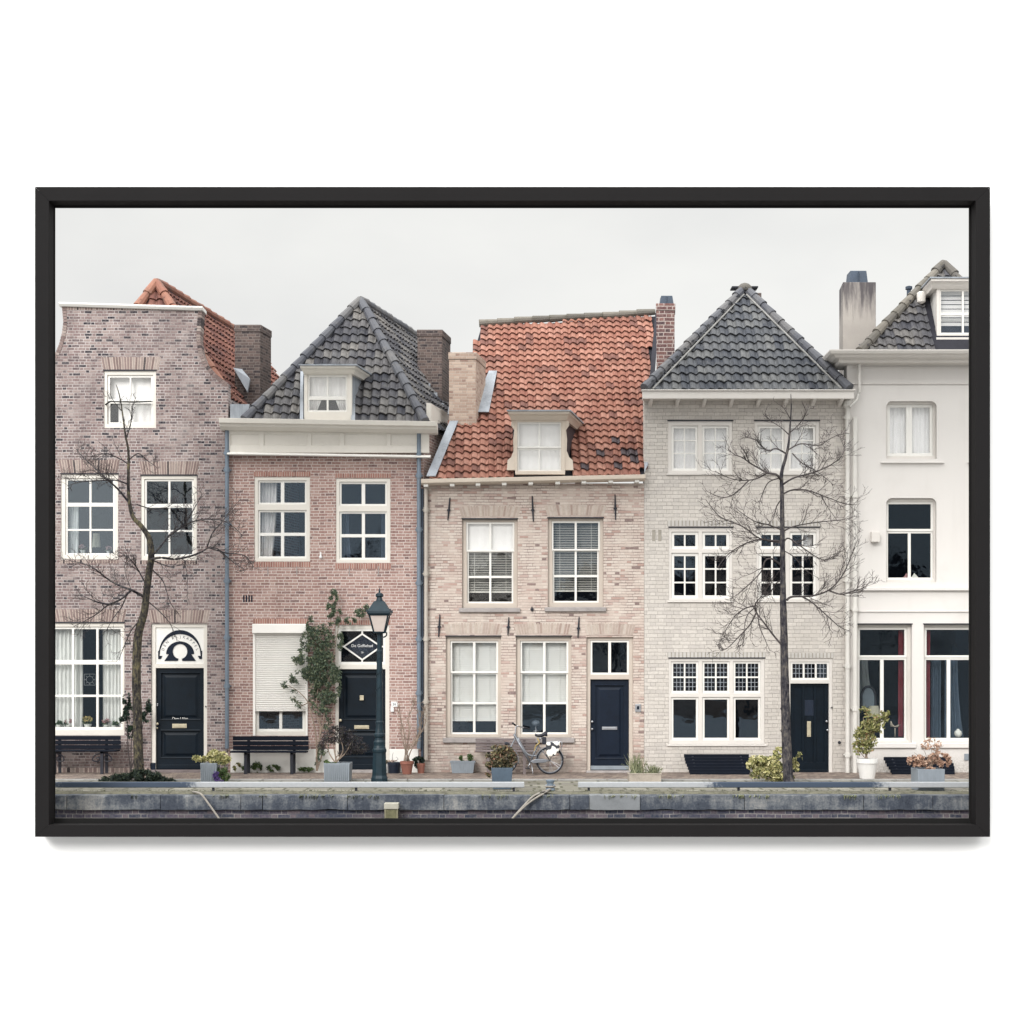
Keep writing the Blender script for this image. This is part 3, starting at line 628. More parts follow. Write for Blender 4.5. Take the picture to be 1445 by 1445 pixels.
def slab_on(h, pts, P, N, th, mat, name, off=.03):
    vs = [on_plane(a, b, P, N) + N * (off + th) for a, b in pts]; vs += [v - N * th for v in vs]; n = len(pts)
    mb = MB(); mb.add(vs, [tuple(range(n)), tuple(reversed(range(n, 2 * n)))] + [(i, i + n, (i + 1) % n + n, (i + 1) % n) for i in range(n)])
    return mb.build(name, M[mat], h)
def vent(h, x0, y0, x1, y1, n, mat='room'):
    mb = MB()
    for i in range(n): a = x0 + (x1 - x0) * (i + .15) / n; b = x0 + (x1 - x0) * (i + .7) / n; mb.box(X(a), X(b), -.004, .02, Z(y1), Z(y0))
    return mb.build('air_vent', M[mat], h)
# ================================================================= HOUSE 1 : mottled brick with a concave gable
def house1():
    h = thing('brick_house', 'mottled pink brick house with curved gable, white capped flat top and arched door panel', 'house', (X(200), 0, 0))
    wa, wb, wc, wd = (146.5, 523, 220.2, 604), (86, 669, 166.6, 789.5), (198.8, 671, 277.7, 790.5), (60, 879, 175.5, 1037.7)
    dr = (213.4, 880, 292.4, 1096)
    mb = MB(); zs = Z(612)
    mb.grid(X(40), X(322) - .003, -.3, zs, [rect(*q) for q in (wb, wc, wd, dr)], 0, .3)
    edgeR = [(285, 437), (283, 460), (282, 480), (285, 498), (291, 513), (302, 526), (314, 536), (321.8, 541)]
    edgeL = [(88, 431), (90, 455), (88, 470), (84, 486), (78, 500), (69, 513), (58, 525), (40, 537)]
    poly = [(321.8, 612)] + list(reversed(edgeR)) + edgeL + [(40, 612)]
    r = rect(*wa)
    mb.prism([(X(a), Z(b)) for a, b in poly], 0, .3, [[(r[0], r[2]), (r[1], r[2]), (r[1], r[3]), (r[0], r[3])]])
    xl, xr = X(40), X(322) - .003
    for a, b in ((xl, xl + .25), (xr - .25, xr)):
        vs = [(x_, y_, z_) for z_ in (-.3, Z(560)) for x_, y_ in ((a, .301), (b, .301), (b + 1.6, 8), (a + 1.6, 8))]
        mb.add(vs, [(0, 3, 2, 1), (4, 5, 6, 7), (0, 1, 5, 4), (1, 2, 6, 5), (2, 3, 7, 6), (3, 0, 4, 7)])
    mb.build('wall', M['b1'], h)
    mb = MB()
    for z0, z1, a, b in ((0, Z(612), xl + .27, xr - .27), (Z(610.5), Z(512), X(125), X(232))):
        s = .6 if z0 == 0 else .15; dd = 3.2 if z0 == 0 else 1.3; vs = [(a, .31, z0), (b, .31, z0), (b, .31, z1), (a, .31, z1), (a + s, dd, z0), (b + s, dd, z0), (b + s, dd, z1), (a + s, dd, z1)]
        mb.add(vs, [(4, 5, 6, 7), (0, 4, 7, 3), (1, 2, 6, 5), (0, 1, 5, 4), (3, 7, 6, 2)])
    mb.build('room_interior', M['room'], h)
    for ed, sg in ((edgeR, -1), (edgeL, 1)):                     # brick-on-edge following the curve
        mb = MB()
        for i in range(len(ed) - 1):
            a, b = Vector(ed[i]), Vector(ed[i + 1]); n = max(1, round((b - a).length / 4))
            nn = Vector(((b - a).y, -(b - a).x)).normalized(); nn = nn if nn.x * sg > 0 else -nn
            for k in range(n):
                p, q = a + (b - a) * ((k + .1) / n), a + (b - a) * ((k + .9) / n)
                mb.prism([(X(t.x), Z(t.y)) for t in (p - nn * .6, q - nn * .6, q + nn * 5, p + nn * 5)], -.012, .31, uv=(rng.randrange(900), rng.randrange(900)))
        mb.build('gable_edging', M['soldier1'], h)
    mb = MB(); mb.loft([[(X(x), -.09, Z(y)), (X(x), .34, Z(y)), (X(x), .34, Z(y + 5.2)), (X(x), -.05, Z(y + 5.2)), (X(x), -.09, Z(y + 2.2))] for x, y in ((84.5, 427.6), (287, 433.6))])
    mb.build('gable_coping', M['white'], h, bevel=.006)
    lintel(h, 88, 432.5, 284, 437.5, 0, 'soldier1', 50)
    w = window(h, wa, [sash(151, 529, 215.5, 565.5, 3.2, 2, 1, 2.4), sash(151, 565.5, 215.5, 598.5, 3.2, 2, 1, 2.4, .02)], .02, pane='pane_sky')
    curtain(w, 152, 529, 214, 567, .2, 'net', 4, .004, 'blind'); curtain(w, 163, 566, 214, 598, .24, 'net', 4, .01)
    mb = MB(); mb.loft([[(X(a), -.06 - k * .0, Z(b)), (X(a), -.03, Z(b + 1.2)), (X(a), .02, Z(b + .6))] for k, (a, b) in enumerate([(149, 571), (156, 566.6), (190, 567.6), (214, 566.2)])]); mb.build('sash_rail', M['navy'], w)
    lintel(h, 142.5, 504, 227, 522, 3.5, 'soldier1')
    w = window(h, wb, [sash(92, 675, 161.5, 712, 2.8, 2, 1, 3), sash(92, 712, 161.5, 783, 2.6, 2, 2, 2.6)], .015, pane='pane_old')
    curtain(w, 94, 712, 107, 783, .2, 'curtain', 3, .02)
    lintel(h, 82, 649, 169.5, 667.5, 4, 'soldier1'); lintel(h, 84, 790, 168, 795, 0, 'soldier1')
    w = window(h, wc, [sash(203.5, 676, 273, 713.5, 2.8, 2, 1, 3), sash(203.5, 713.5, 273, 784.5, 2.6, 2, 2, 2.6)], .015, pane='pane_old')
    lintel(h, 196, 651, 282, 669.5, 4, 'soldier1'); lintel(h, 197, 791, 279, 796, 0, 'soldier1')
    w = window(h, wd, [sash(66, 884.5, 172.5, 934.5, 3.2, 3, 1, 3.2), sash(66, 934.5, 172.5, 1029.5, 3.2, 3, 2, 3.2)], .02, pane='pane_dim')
    curtain(w, 66, 884, 112.5, 1028, .22, 'curtain', 8, .03); curtain(w, 141, 884, 172, 1028, .22, 'curtain', 6, .03)
    mb = MB(); c = Vector((X(123.5), .17, Z(959)))                   # leaded ornament hanging in the pane
    for k in range(8):
        a = k * math.pi / 4; mb.tube([c + Vector((math.cos(a + t) * .075, 0, math.sin(a + t) * .075)) for t in (0, .39, .785)], .004, seg=4)
        mb.tube([c + Vector((math.cos(a) * .075, 0, math.sin(a) * .075)), c + Vector((math.cos(a) * .12, 0, math.sin(a) * .12))], .004, seg=4)
    for a, b in ((-1, -1), (1, -1), (1, 1), (-1, 1)): mb.tube([c + Vector((a * .12, 0, b * .12)), c + Vector((-b * .12, 0, a * .12))], .004, seg=4)
    mb.build('leaded_ornament', M['steel'], w)
    lintel(h, 70, 860, 179, 877.5, 4, 'soldier1')
    # door
    mb = MB(); mb.grid(*rect(*dr), [rect(219.2, 942.7, 287.2, 1097), rect(219, 885.5, 287, 936.5)], .03, .16)
    fr = mb.build('door_frame', M['cream'], h, bevel=.008)
    plate(fr, 211.5, 1076.5, 219.2, 1090, .03, .03, 'navy2', 'frame_foot')
    mb = MB(); mb.box(X(219), X(287), .05, .09, Z(936.5), Z(885.5)); mb.build('fan_panel', M['white'], fr)
    ec = (253.5, 924)
    arc = lambda a, b, t0, t1, n, c=ec: [(c[0] + a * math.cos(R(t0 + (t1 - t0) * i / n)), c[1] - b * math.sin(R(t0 + (t1 - t0) * i / n))) for i in range(n + 1)]
    mb = MB()
    P2 = lambda l: [(X(a), Z(b)) for a, b in l]
    out = [(222.6, 930), (222.4, 918.5), (223.6, 918)] + arc(30.2, 35, 168, 12, 28)[1:] + [(283.4, 918), (284.6, 918.5), (284.4, 930), (281, 930), (278.5, 925.5), (282.6, 925.4)] + arc(29, 29.3, 8, 172, 28)[1:] + [(224.4, 925.4), (228.5, 925.5), (226, 930)]
    mb.prism(P2(out), .038, .0499)
    inn = [(231.3, 932.6), (237.6, 923.2), (233.8, 922.8)] + arc(19.7, 17.6, 178, 2, 22, (253.5, 922.6)) + [(273.2, 922.8), (269.4, 923.2), (275.8, 932.6), (256.6, 932.6), (256, 929.2)] + arc(10.3, 10.6, -72, 252, 26, (253.5, 919.3)) + [(251, 929.2), (250.3, 932.6)]
    mb.prism(P2(inn), .038, .0499); mb.build('arch_ornament', M['navy2'], fr)
    mb = MB()
    angs = [(c, 162 - 13 * i) for i, c in enumerate('DEN')] + [(c, 113.5 - 12 * i) for i, c in enumerate('RIJKAPPEL')]
    for c, a in angs: mb.add(*text_mesh(c, .082, (X(ec[0] + 25.2 * math.cos(R(a))), .0495, Z(ec[1] - 25.2 * math.sin(R(a)))), R(a - 90)))
    mb.build('lettering', M['iron'], fr)
    lintel(h, 208, 861, 297, 878.5, 4, 'soldier1')
    d = door_leaf(h, 219.2, 943.5, 287.2, 1086, [(226.5, 949.5, 281, 1016), (226.5, 1031, 281, 1070)], 'navy', .08)
    letter_slot(d, 242, 1021.5, 262.5, 1027.5, .08, 'brass'); knob(d, 222, 1021.5, .08, .03); knob(d, 221.5, 1027.5, .08, .018)
    plate(d, 220, 992.5, 222, 996.5, .08, .02, 'steel', 'latch'); writing(d, 'Den Uilen', 252.5, 1014.3, .079, .085, 'white', 0, .25)
    plate(d, 219.5, 1079.5, 287, 1085.5, .08, .02, 'navy', 'kick_board')
    mb = MB(); mb.box(X(213), X(293), -.06, .29, -.05, Z(1086.3)); mb.build('doorstep', M['wood_grey'], h, bevel=.01)
    plate(h, 284.8 + 4.5, 996, 291, 998, .03, .02, 'iron', 'doorbell')
    # brick-on-edge plinth
    lintel(h, 50, 1083.5, 212, 1090.5, 0, 'soldier1', 26)
    # roof, chimney
    r, T, A0, B0, N = hip_roof(h, (100, 565), (322, 562), (221, 400.5), .45, 60, 6.2, .2, 'tile_o1', 'ridge_o', .2, .27, hr=.105, hl=.42)
    chimney(h, 330, 368, 458, 600, 1.7, .62, 'bch', skew=.25)
    mb = MB(); mb.box(X(324.5), X(322) + .45, .02, 1.2, Z(592), Z(570)); mb.build('lead_gutter', M['lead'], h)
    slab = MB(); a, b = W(329, 519, 1.6), W(349, 553, 1.5)
    slab.loft([[a + Vector((0, 0, 0)), a + Vector((.2, 0, -.03)), a + Vector((.2, .1, -.03)), a + Vector((0, .1, 0))], [b, b + Vector((.06, 0, .3)), b + Vector((.06, .1, .3)), b + Vector((0, .1, 0))]]); slab.build('lead_flashing', M['lead'], h)
    return h
# ================================================================= HOUSE 2 : rose brick, white cornice, grey hipped roof
def house2():
    h = thing('brick_house', 'rose red brick house with broad white panelled cornice and grey hipped tile roof', 'house', (X(460), 0, 0))
    wa, wb = (359, 673, 437.5, 792.5), (474, 675, 551, 794.5); ws = (357, 880.5, 434.5, 1038.5); dr = (473, 882, 549.5, 1094)
    house_body(h, X(322), X(598), Z(600), 'b2', [rect(*q) for q in (wa, wb, ws, dr)], .27, 6)
    for wv, cu in ((wa, 1), (wb, 0)):
        x0, y0, x1, y1 = wv
        w = window(h, wv, [sash(x0 + 5, y0 + 5, x1 - 5, y0 + 38.5, 2.6, 2, 1, 5), sash(x0 + 5, y0 + 47, x1 - 5, y1 - 5, 2.6, 2, 2, 4.5)], .012, head=False)
        else_cu = cu or curtain(w, 481, 722, 490, 788, .3, 'drape', 3, .03, gather=4) and curtain(w, 536, 722, 545, 788, .3, 'drape', 3, .03)
        if cu: curtain(w, 365, 677, 389, 788, .2, 'curtain', 5, .03, gather=-7)
        lintel(h, x0 - 1, y0 - 7, x1 + 1, y0 - 1, 0, 'soldier2', 24); lintel(h, x0 - 1, y1 + .6, x1 + 1, y1 + 8, 0, 'soldier2', 24)
    # shuttered window
    w = window(h, ws, [sash(361.5, 1000, 429.5, 1032, 3.2, 2, 1, 4.2)], .03, head=False, label='window behind a lowered cream roller shutter, only the bottom panes clear')
    mb = MB(); mb.box(X(357), X(434.5), -.12, .028, Z(894), Z(880.6)); mb.build('shutter_box', M['shutter'], w, bevel=.015)
    mb = MB(); z = 894.2; 
    while z < 1002.5:
        zt, zb = Z(z), Z(z + 3.05)
        mb.loft([[(x, .012, zt), (x, -.012, zt - .008), (x, -.014, (zt + zb) / 2), (x, -.006, zb + .004), (x, .012, zb + .003)] for x in (X(360.5), X(431.5))]); z += 3.05
    mb.box(X(360.5), X(431.5), -.016, .012, Z(1004), Z(z)); mb.build('roller_shutter', M['shutter'], w)
    mb = MB(); mb.box(X(357.2), X(360.4), -.03, .028, Z(1038), Z(894.1)); mb.box(X(431.6), X(434.3), -.03, .028, Z(1038), Z(894.1)); mb.build('shutter_rail', M['shutter'], w)
    lintel(h, 357, 873, 436, 880, 0, 'soldier2', 24)
    # door with diamond fanlight
    mb = MB(); mb.grid(*rect(*dr), [rect(477.6, 887.5, 543.6, 937.5), rect(477.6, 944.3, 543.8, 1095)], .02, .15); fr = mb.build('door_frame', M['cream'], h, bevel=.008)
    mb = MB(); r0, r1 = rect(477.6, 887.5, 543.6, 937.5), rect(481, 890.5, 540.5, 934); mb.grid(*r0, [r1], .03, .07)
    cx, cy, cr = 510.8, 912.3, []
    D = [(cx, 894.5), (537.5, cy), (cx, 931), (484.8, cy)]
    for a, b in zip(D, D[1:] + D[:1]) : cr.append((a, b))
    cr += [((cx, 890.4), D[0]), ((cx, 934.2), D[2]), ((480.9, cy), D[3]), ((540.6, cy), D[1])]
    for k, (a, b) in enumerate(cr):
        a, b = Vector((X(a[0]), 0, Z(a[1]))), Vector((X(b[0]), 0, Z(b[1]))); n = Vector(((b - a).z, 0, -(b - a).x)).normalized() * .017; y0 = .032 + .0012 * k
        q = [a + n, b + n, b - n, a - n]; vs = [(p.x, y0, p.z) for p in q] + [(p.x, .058, p.z) for p in q]
        mb.add(vs, [(0, 1, 2, 3), (0, 4, 5, 1), (1, 5, 6, 2), (2, 6, 7, 3), (3, 7, 4, 0)])
    mb.build('fanlight', M['white'], fr)
    mb = MB(); mb.box(r1[0] - .01, r1[1] + .01, .06, .066, r1[2] - .01, r1[3] + .01); mb.build('pane', M['pane'], fr)
    mb = MB(); mb.prism([(X(a), Z(b)) for a, b in D], .0675, .075); mb.build('name_panel', M['dark_pane'], fr)
    writing(fr, 'De Geffiehad', 510.6, 911.3, .058, .088, 'sign_white'); writing(fr, '26', 510.8, 920.6, .058, .055, 'sign_white')
    d = door_leaf(h, 477.6, 944.3, 543.8, 1086, [(483.5, 950, 538, 1016), (483.5, 1031.5, 538, 1069)], 'navy', .08)
    letter_slot(d, 499.4, 1023.6, 520.2, 1028.8, .08); knob(d, 480.2, 1016.6, .08, .033)
    plate(d, 507.4, 981.3, 513, 988.3, .055, .02, 'brass', 'peep_plate'); plate(d, 478, 1079, 543, 1085.5, .08, .02, 'navy', 'kick_board')
    mb = MB(); mb.box(X(473), X(550), -.1, .29, -.05, Z(1086.3)); mb.build('doorstep', M['stone'], h, bevel=.01)
    lintel(h, 473, 875, 551, 881.4, 0, 'soldier2', 24)
    # plinth in pieces between the openings
    for a, b in ((325.5, 472.8), (549.7, 590.5)): mb = MB(); mb.box(X(a), X(b), -.03, -.0005, -.05, Z(1057)); mb.build('plinth', M['white'], h, bevel=.008)
    # panelled frieze and gutter board
    mb = MB(); mb.grid(X(323.2), X(606), Z(640), Z(607), [rect(a, 613.5, b, 629.5) for a, b in ((326.5, 367), (373.5, 434.5), (440.5, 480), (487, 546), (552, 588.5))], -.10, .0)
    mb.box(X(324), X(605), -.075, -.0005, Z(632), Z(611)); fz = mb.build('frieze', M['cream'], h, bevel=.01)
    mb = MB(); prof = [(-.1005, 0), (-.19, 0), (-.2, .015), (-.15, .05), (-.1, .07)]
    mb.loft([[(x, a - (0), Z(640) + b - .1 + dz) for a, b in prof] for x, dz in ((X(322.5), .05), (X(608), -.02))]); mb.build('frieze_moulding', M['white'], fz)
    mb = MB(); Yg = -.42
    prof = [(.05, -.0), (-.2, 0), (-.32, .06), (-.34, .1), (-.4, .12), (-.42, .22), (.05, .22)]
    mb.loft([[(x, a, z0 + b) for a, b in prof] for x, z0 in ((GX(308.5, Yg), GZ(604, Yg)), (GX(616.5, Yg), GZ(609, Yg)))]); mb.build('gutter', M['cream'], h, bevel=.006)
    mb = MB(); a, b, c, e = W(601.5, 568.5, .3), W(632, 586, 2.2), W(629.5, 597.5, 2.2), W(602, 596.5, .3)
    mb.loft([[a, b, c, e], [p + Vector((.1, .05, 0)) for p in (a, b, c, e)]]); mb.build('side_gutter', M['cream'], h)
    pipe(h, 321.6, 604, 1056, .045, 'zinc', -.1, (640, 664, 740, 820, 900, 968))
    pipe(h, 591.5, 609, 1056, .045, 'zinc', -.1, (645, 672, 748, 823, 902, 978))
    mb = MB(); mb.box(X(594.3), X(597.6), -.05, -.0005, 0, Z(690)); mb.build('corner_strip', M['pipe_dark'], h)
    # roof
    r, T, A0, B0, N = hip_roof(h, (346, 595), (599, 597), (508.5, 426), -.1, 56, 6.5, .3, 'tile_g', 'ridge_g', .192, .245, hr=.098, hl=.345, hole=[(424, 518), (501, 518), (501, 600), (424, 600)])
    P = on_plane(462, 520, A0, N); Yd = on_plane(462, 592, A0, N).y - .02
    d = dormer(h, (429, 524, 496.5, 593.5), [sash(434, 529, 490, 561.5, 2.6, 2, 1, 2.6), sash(434, 561.5, 490, 581, 2.4, 2, 1, 2.6)], Yd, 1.9, .25, 'lead', 'dormer with a raised sash window in the grey tiled roof', cornice=(423.5, 516, 501.5, 525.5), front='cream')
    dnet(d, 434, 529, 490, 562, Yd + .15, 'net', 6)
    for a, b, c, e in ((434, 452, 562, 590), (472, 490, 562, 590)):
        mb = MB(); n = 24; vs = []
        for i in range(n + 1):
            t = i / n
            for q in (0, 1): 
                xx = a + (b - a) * t; xx = (xx + (433 - xx) * .55 * q if a < 450 else xx + (491 - xx) * .55 * q)
                vs.append((GX(xx, Yd), Yd + .2 + .012 * math.sin(t * 30), GZ(c + (e - c) * q, Yd)))
        mb.add(vs, [(2 * i, 2 * i + 1, 2 * i + 3, 2 * i + 2) for i in range(n)]); mb.build('curtain', M['net'], d, smooth=True)
    for a, b in ((424.5, 428.5), (497, 501.5)): slab_on(r, [(a, 527), (b, 527), (b, 596), (a - 1, 596)], A0, N, .02, 'lead', 'lead_flashing', .05)
    chimney(h, 588, 624.5, 465, 610, 3.0, .85, 'bch', skew=.2)
    mb = MB()
    for k, (a, b) in enumerate(((586, 527), (597, 541), (607, 554), (616, 569))): mb.pbox(a, b, a + 10, b + 22, 2.9 - .02 * k, 2.97)
    mb.build('lead_steps', M['lead'], h)
    vent(h, 342.5, 840, 357.5, 849.5, 4)
    mb = MB(); mb.lathe([(.03, 0), (.035, .03), (.02, .06), (.014, .13)], X(453), -.06, Z(788), seg=10); mb.box(X(452.4), X(453.6), -.06, 0, Z(784), Z(783)); mb.build('insulator', M['sign_white'], h)
    for a in (378, 419, 493, 534): mb = MB(); mb.box(X(a - .6), X(a + .6), -.012, .0, Z(811), Z(799)); mb.build('tie_bar', M['stone'], h)
    o = plate(h, 552, 990, 561, 997.5, -.0005, .012, 'sign_white', 'house_number'); writing(o, '26', 556.5, 993.8, -.013, .08, 'iron')
    plate(h, 551.2, 997.8, 556, 1004.5, -.0005, .03, 'sign_white', 'intercom')
    return h
# ================================================================= HOUSE 3 : cream pink brick under a wide orange roof
def house3():
    h = thing('brick_house', 'low cream pink brick house under a wide steep orange pantile roof', 'house', (X(754), 0, 0))
    wa, wb = (652, 732.5, 730.5, 858), (773, 731, 851.6, 857); wc, wd = (629, 898, 707, 1041), (728, 898, 806.5, 1041); dr = (827.6, 899, 893.5, 1096)
    house_body(h, X(598), X(909), Z(682), 'b3', [rect(*q) for q in (wa, wb, wc, wd, dr)], .2, 5)
    for wv, o in ((wa, 0), (wb, 1)):
        x0, y0, x1, y1 = wv
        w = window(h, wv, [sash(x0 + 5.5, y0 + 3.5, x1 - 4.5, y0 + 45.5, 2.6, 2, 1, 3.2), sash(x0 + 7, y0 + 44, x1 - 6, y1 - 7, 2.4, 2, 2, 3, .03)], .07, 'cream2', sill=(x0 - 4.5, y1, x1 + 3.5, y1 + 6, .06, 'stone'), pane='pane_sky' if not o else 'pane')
        blind(w, x0 + 7, y0 + 5, x1 - 6, y0 + 101.5, 2.42, 'blind', 22, .24)
        if not o: curtain(w, x0 + 7, y0 + 4, x1 - 6, y0 + 45, .19, 'net', 5, .004, 'sunscreen')
        lintel(h, x0 - 5, y0 - 17, x1 + 5, y0 - 2.2, 5, 'soldier3', rise=2)
    for wv, o in ((wc, 1016.5), (wd, 992.5)):
        x0, y0, x1, y1 = wv
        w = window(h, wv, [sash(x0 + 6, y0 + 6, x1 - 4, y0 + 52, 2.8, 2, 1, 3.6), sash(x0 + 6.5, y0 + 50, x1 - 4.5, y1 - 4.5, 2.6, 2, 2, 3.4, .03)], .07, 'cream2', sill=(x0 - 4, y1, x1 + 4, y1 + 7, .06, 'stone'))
        blind(w, x0 + 8, y0 + 7, x1 - 6, o, 2.5, 'blind_green', 68, .24)
        lintel(h, x0 - 3, y0 - 17, x1 + 3, y0 - 2.2, 4, 'soldier3', rise=2)
    mb = MB(); mb.grid(*rect(*dr), [rect(833.3, 903.5, 888, 952), rect(833.3, 958.8, 888, 1097)], .06, .18); fr = mb.build('door_frame', M['cream2'], h, bevel=.008)
    s = sash(833.3, 903.5, 888, 952, 2.8, 2, 1, 4); mb = MB(); mb.grid(*rect(*s['r']), [rect(*p) for p in sash_panes(s)], .08, .12); mb.build('fanlight', M['white'], fr, bevel=.004)
    mb = MB(); mb.box(X(834), X(887.5), .10, .106, Z(951), Z(904)); mb.build('pane', M['pane'], fr)
    d = door_leaf(h, 833.3, 959, 888, 1087, [(841, 967, 880.5, 1071)], 'navy2', .12)
    letter_slot(d, 850, 1025.8, 871.5, 1030, .128, 'steel'); knob(d, 835.8, 1018.5, .12, .026, 'steel'); knob(d, 835.8, 1029, .12, .026, 'steel')
    plate(d, 833.5, 1081, 887.8, 1086.5, .12, .03, 'pot_grey', 'weather_board')
    mb = MB(); mb.box(X(827), X(894), -.16, .29, -.05, Z(1087.5)); mb.build('doorstep', M['stone'], h, bevel=.012)
    lintel(h, 824, 881.5, 897, 896.5, 4, 'soldier3', rise=2)
    o = plate(h, 896.2, 993.5, 904.3, 1004.5, -.0005, .03, 'steel', 'intercom'); plate(o, 898.6, 996.5, 901.8, 1001, -.031, .006, 'navy2', 'speaker_grille')
    for q in ((635, 702.5, 632, 734.5), (750.8, 700, 752.5, 736.5), (867.6, 698, 868.4, 734), (620.7, 867, 619, 899), (718, 871, 716.6, 896.5), (817, 870.5, 815.3, 900), (750.5, 856, 751, 863)): anchor(h, *q)
    # gutter with blocks
    mb = MB(); Yg = -.3
    prof = [(-.02, 0), (-.22, 0), (-.3, .03), (-.31, .115), (-.02, .115)]
    mb.loft([[(x, a, z0 + b) for a, b in prof] for x, z0 in ((GX(594.3, Yg), GZ(683.5, Yg)), (GX(911, Yg), GZ(677, Yg)))]); g = mb.build('gutter', M['gutter_cream'], h, bevel=.006)
    for k, a in enumerate((601, 638, 674.5, 711.5, 749, 787, 824, 862, 899)):
        mb = MB(); y = 685.2 - (a - 594) * 6.5 / 317; mb.pbox(a - 3.2, y - 2.6, a + 3.2, y + 1.6, -.24, -.001); mb.build('gutter_bracket', M['white'], g)
    pipe(h, 601.5, 690, 1072, .042, 'pipe_cream', -.09, (720, 810, 902, 990), extra=[(600, 683, -.2)])
    # roof
    eL, eR = W(607, 676.5, -.18), W(909, 671, -.18); U = (eR - eL).normalized(); Hb = Vector((-U.y, U.x, 0)).normalized()
    V = Hb * math.cos(R(46)) + Vector((0, 0, 1)) * math.sin(R(46)); V = (V - U * V.dot(U)).normalized(); N = U.cross(V)
    poly = [on_plane(a, b, eL, N) for a, b in ((606, 677), (908.5, 671), (913, 590), (924.5, 444), (679, 460), (668, 497), (641, 590))]
    th = .232; bad = {(i, j) for i, j in ((22, 1), (23, 3), (24, 3), (24, 2), (20, 3), (22, 5), (18, 1))}
    t = tiles(eL, U, V, poly, .182, th, amp=.027, bad=bad, holes=[[on_plane(a, b, eL, N) for a, b in ((719, 592), (803, 592), (803, 690), (719, 690))]])
    r = t.build('roof', [M['tile_o'], M['tile_bad'], M['under']], h)
    hips(on_plane(925, 443, eL, N), on_plane(678, 459, eL, N), .085, .40, .05).build('ridge_tiles', M['ridge_m'], r)
    for pts in (((602, 676), (615, 676), (651, 588), (640, 586)), ((909, 671), (914, 660), (915, 590), (910.5, 600))): slab_on(r, pts, eL, N, .02, 'lead', 'lead_flashing', .07)
    c = chimney(h, 632.5, 672.5, 497, 600, 1.12, 1.0, 'bch3', skew=.2)
    slab_on(r, ((924.5, 444), (930, 444), (922, 560), (914.5, 560)), eL, N, .03, 'under', 'verge_board', .02)
    slab_on(r, ((690, 528), (701.5, 528), (690, 586), (670, 586), (676, 560)), eL, N, .02, 'lead', 'lead_flashing', .08)
    slab_on(r, ((634, 577), (672, 575), (670, 587), (632, 590)), eL, N, .02, 'lead', 'lead_flashing', .09)
    # dormer with scrolled cheeks
    Yd = on_plane(761, 671, eL, N).y - .10
    d = dormer(h, (727, 590, 797.5, 669.5), [sash(730, 595.5, 792, 632, 2.2, 2, 1, 1.8), sash(730, 632, 792, 664.5, 2.2, 2, 1, 1.8, .02)], Yd, 2.0, .25, 'tile_bad', 'cream dormer with curved scroll cheeks in the orange roof', cornice=(717, 580.5, 803.5, 591), front='gutter_cream', cmat='gutter_cream')
    dnet(d, 730, 595, 792, 664, Yd + .15, 'net', 5, 'blind', .004)
    gx = lambda p: GX(p, Yd); gz = lambda p: GZ(p, Yd)
    for s, x in ((-1, 727.2), (1, 797.3)):
        o = [(0, 592), (5.5, 594), (6, 600), (1.5, 606), (3, 620), (2.5, 636), (6, 645), (11, 649), (12, 663), (0, 663)]
        mb = MB(); pts = [(gx(x + s * a), gz(b)) for a, b in o]; mb.prism(pts, Yd + .02, Yd + .12); mb.build('scroll_cheek', M['gutter_cream'], d)
    return h
